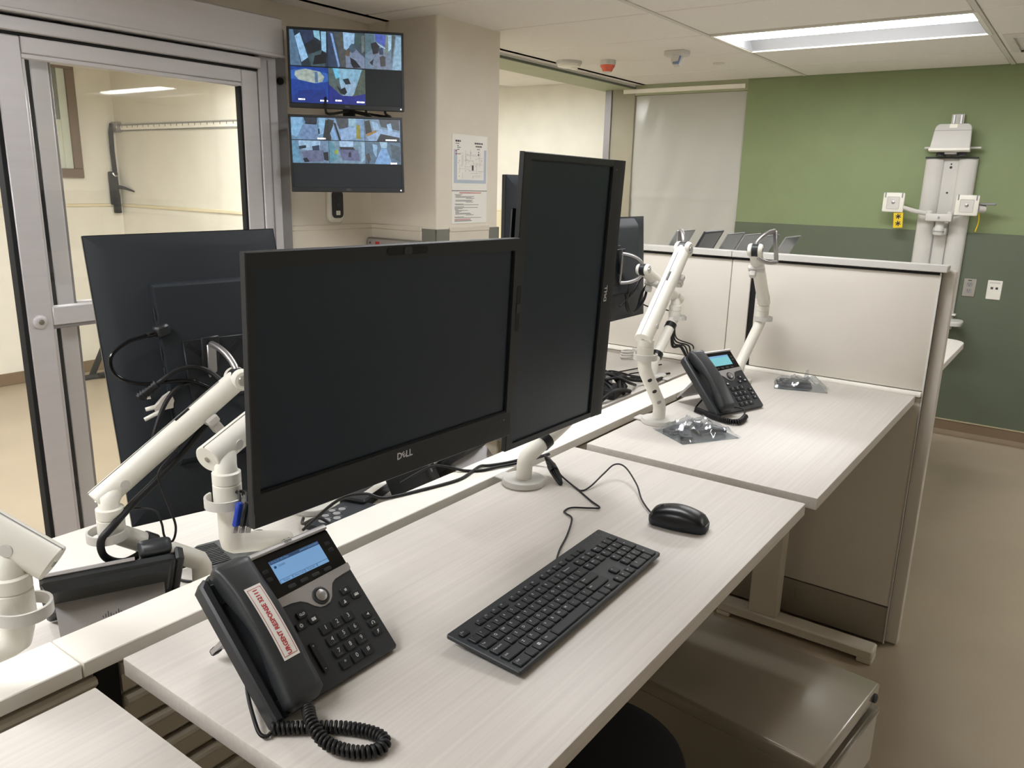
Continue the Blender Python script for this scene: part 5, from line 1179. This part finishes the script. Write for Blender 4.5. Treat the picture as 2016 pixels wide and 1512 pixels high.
for k in range(3): MB().lathe([(.007, .021), (.007, .026), (.004, .028)], c=(-.02+.024*k, .016, 0), seg=14).done('knob', 'rail_white', t)
cable('black wires coiling beside the keypad beyond the rail', [(.60, .36, .808), (.575, .33, .812), (.575, .28, .84), (.585, .25, .83), (.60, .22, .81), (.63, .24, .806)], .0036)
t = thing('black_dock', 'black slanted dock with a silver strip under the front monitor edge', 'dock', M=T(.90, .205, .800) @ R(20, 'Z'))
MB().prism(rrect(.050, .12, .008, 3), 0, .14, .004, M=R(-24, 'X')).done('body', 'black_plastic', t)
MB().box((-.012, -.0615, .05), (-.004, -.0595, .13), .0006, M=R(-24, 'X')).done('silver_strip', 'silver', t)
t.location = (.865, .25, .806)

# ================================================================== FAR DESK ITEMS (right): tangle of cables
t = thing('power_brick', 'black power brick in the cable tangle beyond the rail', 'adapter', M=T(1.70, .190, .900) @ R(12, 'Z'))
MB().box((-.055, -.024, 0), (.055, .024, .030), .004, 2).done('case', 'black_plastic', t)
MB().cyl((.055, 0, .015), (.085, 0, .014), .007, .0045, 12).done('strain_relief', 'black_rubber', t)
t = thing('grey_adapter', 'grey adapter box in the cable tangle beyond the rail', 'adapter', M=T(1.80, .30, .900) @ R(-20, 'Z'))
MB().box((-.04, -.03, 0), (.04, .03, .035), .004, 2).done('case', 'grey_plastic', t)
MB().box((-.041, -.02, .008), (-.0395, .02, .026)).done('port', 'charcoal', t)
TG = [[(1.80, .20, .92), (1.86, .26, .935), (1.93, .30, .925), (2.00, .26, .915), (2.08, .21, .910), (2.14, .18, .908)], [(1.82, .17, .93), (1.90, .21, .95), (1.97, .20, .925), (2.04, .17, .912), (2.1, .175, .906)],
      [(1.88, .36, .91), (1.98, .36, .912), (2.07, .33, .908), (2.16, .30, .906), (2.22, .27, .906)], [(1.84, .30, .93), (1.92, .35, .945), (1.99, .31, .93), (2.03, .24, .92), (2.05, .17, .91)],
      [(1.80, .24, .94), (1.85, .20, .955), (1.91, .18, .93), (1.97, .19, .91)], [(1.98, .24, .906), (2.06, .28, .91), (2.12, .24, .908), (2.10, .19, .906)], [(1.86, .19, .91), (1.84, .24, .95), (1.88, .28, .965), (1.93, .24, .94), (1.90, .19, .92)]]
TG = [[(x-.13 if x < 2 else x-.13*(2.25-x)/.25 if x < 2.25 else x, max(y-.01, .155), z) for x, y, z in p] for p in TG]
for k, p in enumerate(TG):
    cable(['thick black cable lying longest through the tangle on the far desk', 'heavier black cable nearest the rail in the far desk tangle', 'thin wire curving across the bare part of the far desk', 'thin black wire over the power brick in the tangle', 'thick cable looping up beside the front monitor in the tangle', 'thin wire end curling beside the bare arm beyond the rail', 'round loop of black cable on top of the power brick'][k], p, [.004, .0055, .0026, .0032, .0050, .0026, .0040][k], group='tangled cables on the far desk')
for k, (lab, p, r_) in enumerate((('thick black loop leaning on the power brick by the rail', [(1.60, .17, .906), (1.63, .20, .95), (1.68, .21, .972), (1.73, .20, .955), (1.75, .175, .925), (1.72, .16, .908)], .0062),
      ('coiled black cable end next to the front monitor edge', [(1.56, .18, .906), (1.58, .21, .94), (1.62, .23, .965), (1.66, .22, .955), (1.68, .19, .935), (1.66, .165, .92), (1.62, .16, .925)], .0050),
      ('black cable arching from the tangle towards the bare arm', [(1.70, .22, .95), (1.76, .24, .962), (1.83, .22, .945), (1.90, .20, .918), (1.97, .19, .906)], .0030),
      ('short stub of black cable at the rail edge in the tangle', [(1.58, .165, .91), (1.64, .158, .93), (1.70, .156, .925), (1.76, .158, .908)], .0070))):
    t, O = cable(lab, p, r_, group='tangled cables on the far desk')
    if k == 0: MB(O).cyl((1.735, .198, .955), (1.762, .176, .915), .0125, .011, 14, .002).done('ferrite_bead', 'black_rubber', t)
for k in range(4):
    x = 2.22+.018*k
    cable(['thickest black cable dropping from the far arm to the desk', 'second black cable dropping from the far arm', 'third thin cable dropping from the far arm', 'thin cable nearest the partition dropping from the far arm'][k], [(2.175+.008*k, .215, 1.07), (2.20+.01*k, .22, .985+.008*k), (x+.03, .21-.008*k, .975), (x+.05, .19, .935), (x+.055, .165, .905)], [.0055, .003, .003, .0024][k], group='cables dropping from the far arm')
t = thing('cable_coil', 'small white coiled lead lying by the bare arm beyond the rail', 'cable', (2.25, .42, .9))
MB().tube([(.05*math.cos(a*.42)*(1-.01*a), .028*math.sin(a*.42), .006+.0006*a) for a in range(46)], .0035, 8).done('wire', 'white_grey', t)
# cables bunched on the far monitor
for k, p in enumerate([[(1.93, .268, 1.235), (1.90, .262, 1.16), (1.95, .262, 1.13), (2.02, .258, 1.17), (2.03, .25, 1.24), (2.0, .225, 1.262)], [(1.90, .268, 1.20), (1.93, .262, 1.135), (1.98, .262, 1.14), (2.00, .255, 1.20), (2.02, .225, 1.255)],
                       [(1.87, .272, 1.16), (1.94, .262, 1.20), (1.99, .255, 1.25), (2.05, .225, 1.24), (2.11, .21, 1.205)], [(2.0, .262, 1.16), (2.06, .26, 1.14), (2.12, .25, 1.13), (2.2, .235, 1.11)]]):
    cable(['long loop of black cable bunched behind the far monitor', 'short loop of black cable behind the far monitor', 'black cable rising from the far monitor to its arm', 'thin wire trailing right from the far monitor'][k], p, .0045 if k < 3 else .0025, group='cables behind the far monitor')

# ================================================================== PARTS BAGS ON THE SECOND DESK
def bag(label, M, size, seed, hgt):
    t = thing('plastic_bag', label, 'bag', M=M)
    rn = random.Random(seed); nx, ny = 26, 20; q = MB()
    ph = [(rn.uniform(20, 70), rn.uniform(20, 70), rn.uniform(0, 6)) for _ in range(9)]
    def top(u, v):
        x, y = (u-.5)*size[0], (v-.5)*size[1]
        e = min(u, 1-u, v, 1-v)*2; env = min(1, e*3.0)
        w_ = sum(abs(math.sin(a*x+b*y+c_)) for a, b, c_ in ph)/len(ph)+.35*(abs(math.sin(38*x+60*y+seed))**6+abs(math.sin(55*x-33*y+2*seed))**6)-.12
        return Vector((x+.006*math.sin(40*y+seed), y+.006*math.sin(50*x), .002+env*(hgt*(.45+.55*math.sin(PI*u)*math.sin(PI*v)))+.030*(w_-.55)*env+.0022))
    vs_ = [[q.bm.verts.new(top(i/nx, j/ny)) for i in range(nx+1)] for j in range(ny+1)]
    for j in range(ny):
        for i in range(nx): q.bm.faces.new((vs_[j][i], vs_[j][i+1], vs_[j+1][i+1], vs_[j+1][i]))
    o = q.done('film', 'bag_film', t, ang=14)
    q = MB(); q.box((-size[0]/2, -size[1]/2, .0003), (size[0]/2, size[1]/2, .0009)); q.done('film_back', 'bag_film', t)
    return t
Mb1 = T(1.446, -.205, .917) @ R(-32, 'Z')
bag('clear crumpled plastic bag of dark parts beside the bare arm base', Mb1, (.175, .135), 3, .026)
def piece(label, M, L, W, H, bend):
    t = thing('bracket_part', label, 'part', M=M, group='dark plastic parts in the clear bags')
    MB().ring_loft([[(-L/2, -W/2, 0), (-L/2, W/2, 0), (-L/2, W/2, H), (-L/2, -W/2, H)], [(0, -W/2, bend), (0, W/2, bend), (0, W/2, H+bend), (0, -W/2, H+bend)], [(L/2, -W*.35, 0), (L/2, W*.35, 0), (L/2, W*.35, H*.8), (L/2, -W*.35, H*.8)]]).done('bar', 'part_dark', t)
    MB().cyl((-L*.3, 0, H+bend*.4-.0005), (-L*.3, 0, H+bend*.4+.001), W*.22, seg=12).done('boss', 'charcoal', t)
for k, (x, y, a, L, W) in enumerate(((-.035, .035, 20, .085, .034), (-.045, -.01, 65, .08, .030), (.035, -.012, -12, .085, .022), (.02, .028, 40, .06, .026))):
    piece(['longer dark part at the back left inside the crumpled bag', 'dark part at the left corner inside the crumpled bag', 'narrow dark part at the right inside the crumpled bag', 'short dark part in the middle of the crumpled bag'][k], Mb1 @ T(x, y, .0015+.0018*k) @ R(a, 'Z'), L, W, .009, .004)
Mb2 = T(2.165, -.262, .917) @ R(-72, 'Z')
bag('clear plastic bag with flat dark parts near the partition', Mb2, (.165, .125), 8, .018)
for k, (x, y, a, L, W) in enumerate(((-.02, .01, 4, .11, .08), (-.015, .018, 14, .09, .06))):
    piece(['larger flat dark part at the bottom of the bag near the partition', 'smaller flat dark part on top in the bag near the partition'][k], Mb2 @ T(x, y, .0015+.0075*k) @ R(a, 'Z'), L, W, .007, .001)
t = thing('bag_flap', 'clear bag corner standing up before the partition', 'bag', (2.275, -.235, .917))
MB().ring_loft([[(-.03, -.012, 0), (.012, -.020, 0), (.012, -.0194, 0), (-.03, -.0114, 0)], [(-.004, -.012, .036), (.010, -.018, .036), (.010, -.0174, .036), (-.004, -.0114, .036)]]).done('film', 'bag_film', t)

# ================================================================== WALL-MOUNTED VITALS STATION
t = thing('wall_workstation', 'white wall-mounted equipment station with tray and arms on the green wall', 'station', (5.342, -.165, .66)); O = (5.342, -.165, .66)
XW = 5.342
MB(O).box((XW-.022, -.20, .64), (XW, -.13, 2.035), .003).done('wall_channel', 'white_grey', t)
for y in (-.185, -.145): MB(O).box((XW-.028, y-.006, 1.80), (XW-.020, y+.006, 2.03), .001).done('channel_lip', 'silver', t)
for y0, y1 in ((-.128, -.020), (-.312, -.206)):
    yc = (y0+y1)/2; h_ = (y1-y0)/2
    MB(O).ring_loft([[(XW-.002, y1, z)] + [(XW-.02-.030*math.sin(PI*k/10), yc+h_*math.cos(PI*k/10), z) for k in range(11)] + [(XW-.002, y0, z)] for z in (.70, 1.770)]).done('cover_rib', 'white_grey', t, ang=50)
MB(O).box((XW-.024, -.210, .70), (XW-.012, -.124, 1.77)).done('centre_channel', 'white_grey', t)
for y in (-.130, -.204): MB(O).box((XW-.030, y-.002, .70), (XW-.012, y+.002, 1.40)).done('channel_groove', 'grey_plastic', t)
for z, r_ in ((1.715, .008), (1.735, .005), (1.56, .006)): MB(O).cyl((XW-.026, -.168, z), (XW-.022, -.168, z), r_, seg=14).done('key_hole', 'charcoal', t)
MB(O).box((XW-.055, -.312, 1.768), (XW-.002, -.020, 1.778), .001).done('top_edge', 'charcoal', t)
pts = [(-.112, .0), (.112, .0), (.104, .105)] + [(.072+.030*math.cos(a), .125+.035*math.sin(a)) for a in [PI/2*k/5 for k in range(6)]] + [(-.072-.030*math.sin(a), .125+.035*math.cos(a)) for a in [PI/2*k/5 for k in range(6)]] + [(-.104, .105)]
Mt = basis((0, -1, 0), (.26, 0, .966), (-.966, 0, .26), (XW-.115, -.158, 1.815))
MB(O).prism(pts, 0, .018, .004, chb=.003, M=Mt).done('tilted_tray', 'white_grey', t)
MB(O).box((-.102, .116, .018), (.102, .119, .0186), M=Mt).done('tray_crease', 'grey_plastic', t)
MB(O).box((-.114, -.012, 0), (.114, .006, .034), .003, M=Mt).done('tray_lip', 'white_plastic', t)
MB(O).box((-.022, .132, .018), (.022, .156, .021), .002, M=Mt).done('tray_clip', 'led_white' if False else 'rail_white', t)
MB(O).box((XW-.06, -.322, 1.826), (XW-.03, -.005, 1.838), .003).done('rear_shelf', 'white_grey', t)
MB(O).box((XW-.11, -.20, 1.79), (XW-.02, -.13, 1.815), .004).done('tray_arm', 'silver', t)
for y in (-.105, -.225): MB(O).lathe([(.026, 1.782), (.026, 1.80), (.02, 1.805)], c=(XW-.07, y, 0)).done('tray_knob', 'ink', t)
# crossbar hub and two monitor plates
MB(O).box((XW-.16, -.235, 1.385), (XW-.10, -.085, 1.432), .008, 2).done('hub_bar', 'white_grey', t)
MB(O).box((XW-.163, -.168, 1.40), (XW-.159, -.156, 1.415)).done('hub_mark', 'grey_plastic', t)
MB(O).lathe([(.028, 1.30), (.030, 1.32), (.030, 1.345), (.026, 1.35), (.026, 1.39)], c=(XW-.10, -.165, 0)).done('hub_post', 'white_grey', t)
MB(O).lathe([(.031, 1.318), (.032, 1.322), (.031, 1.326)], c=(XW-.10, -.165, 0)).done('hub_ring', 'grey_plastic', t)
MB(O).box((XW-.10, -.205, 1.30), (XW-.012, -.130, 1.345), .006).done('hub_carriage', 'white_grey', t)
def vplate(y, z, x):
    p = MB(O).box((x-.020, y-.064, z-.062), (x, y+.064, z+.062), .008, 2).done('monitor_plate', 'white_plastic', t)
    MB(O).box((x-.0215, y-.038, z-.042), (x-.019, y+.038, z+.036), .004).done('plate_recess', 'white_grey', p)
    MB(O).lathe([(.010, 0), (.010, .004), (.005, .006)], M=R(-90, 'Y'), c=(x-.0215, y, z), seg=16).done('plate_knob', 'silver', p)
    for s in (-1, 1): MB(O).box((x-.022, y+s*.050-.004, z+.030), (x-.017, y+s*.050+.004, z+.064), .001).done('plate_notch', 'grey_plastic', p)
vplate(.120, 1.492, XW-.10); vplate(-.305, 1.488, XW-.14)
MB(O).tube([(XW-.12, -.10, 1.428), (XW-.12, -.02, 1.440), (XW-.09, .10, 1.470)], .013, 10, flat=1.3).done('left_arm', 'white_grey', t)
MB(O).tube([(XW-.12, -.22, 1.428), (XW-.13, -.27, 1.440), (XW-.125, -.31, 1.465)], .013, 10, flat=1.3).done('right_arm', 'white_grey', t)
for y in (-.098, -.222): MB(O).lathe([(.022, 1.425), (.022, 1.444), (.016, 1.45)], c=(XW-.12, y, 0)).done('arm_pivot', 'white_grey', t)
MB(O).tube([(XW-.11, -.36, 1.47), (XW-.09, -.395, 1.47)], .026, 14).done('side_knob', 'white_grey', t)
MB(O).box((XW-.13, -.455, 1.492), (XW-.10, -.345, 1.506), .004).done('side_lever', 'grey_plastic', t)
MB(O).tube([(XW-.10, -.37, 1.45), (XW-.09, -.375, 1.39), (XW-.08, -.365, 1.33)], .004, 6, 5).done('side_cord', 'yellow', t)
MB(O).prism(rrect(.18, .30, .05, 6), .750, .776, .006, M=T(XW-.14, -.235, 0)).done('lower_tray', 'white_grey', t)
MB(O).box((XW-.10, -.30, .70), (XW-.0, -.20, .752), .006).done('tray_bracket', 'white_grey', t)
MB(O).box((XW-.19, -.385, .745), (XW-.13, -.345, .765), .008, 2).done('mouse_tray', 'white_plastic', t)
MB(O).box((XW-.07, -.330, .795), (XW-.02, -.195, .806), .003).done('stop_flange', 'white_plastic', t)
t = thing('yellow_tag', 'yellow printed tag hanging below the left plate of the wall station', 'tag', (XW-.105, .083, 1.43))
MB().box((-.002, -.028, -.098), (.002, .028, .0), .001, M=R(-5, 'X')).done('card', 'yellow', t)
q = MB()
for z in (-.026, -.070):
    for a in (0, 60, 120): q.box((-.0030, -.017, -.003), (-.0018, .017, .003), M=R(-5, 'X') @ T(0, 0, z) @ R(a+20, 'X'))
q.done('card_print', 'ink', t, flat=True)
# outlets
t = thing('power_outlet', 'steel duplex power outlet on the grey-green wall', 'outlet', (XW, -.374, .977))
MB().box((-.006, -.036, -.058), (0, .036, .058), .003).done('plate', 'stainless', t)
for s in (-1, 1):
    f = MB().prism(rrect(.034, .028, .010, 4, 0, s*.0195), 0, .0085, .001, M=Matrix(((0, 0, -1, 0), (1, 0, 0, 0), (0, 1, 0, 0), (0, 0, 0, 1)))).done('socket', 'grey_plastic', t)
    q = MB()
    for y in (-.006, .006): q.box((-.0092, y-.0012, s*.0195-.001), (-.008, y+.0012, s*.0195+.008))
    q.box((-.0092, -.0025, s*.0195-.009), (-.008, .0025, s*.0195-.005)); q.done('slot', 'ink', f, flat=True)
MB().box((-.0068, -.010, .042), (-.0055, .010, .048)).done('label', 'ink', t)
t = thing('data_outlet', 'white data outlet plate with two dark jacks on the wall', 'outlet', (XW, -.513, .974))
MB().box((-.006, -.040, -.060), (0, .040, .060), .003).done('plate', 'white_plastic', t)
for s in (-1, 1): MB().box((-.0072, s*.0135-.007, .004), (-.0055, s*.0135+.007, .018), .0005).done('jack', 'ink', t)
MB().box((-.0066, -.028, .040), (-.0055, .028, .050), .0005).done('label_window', 'white_grey', t)
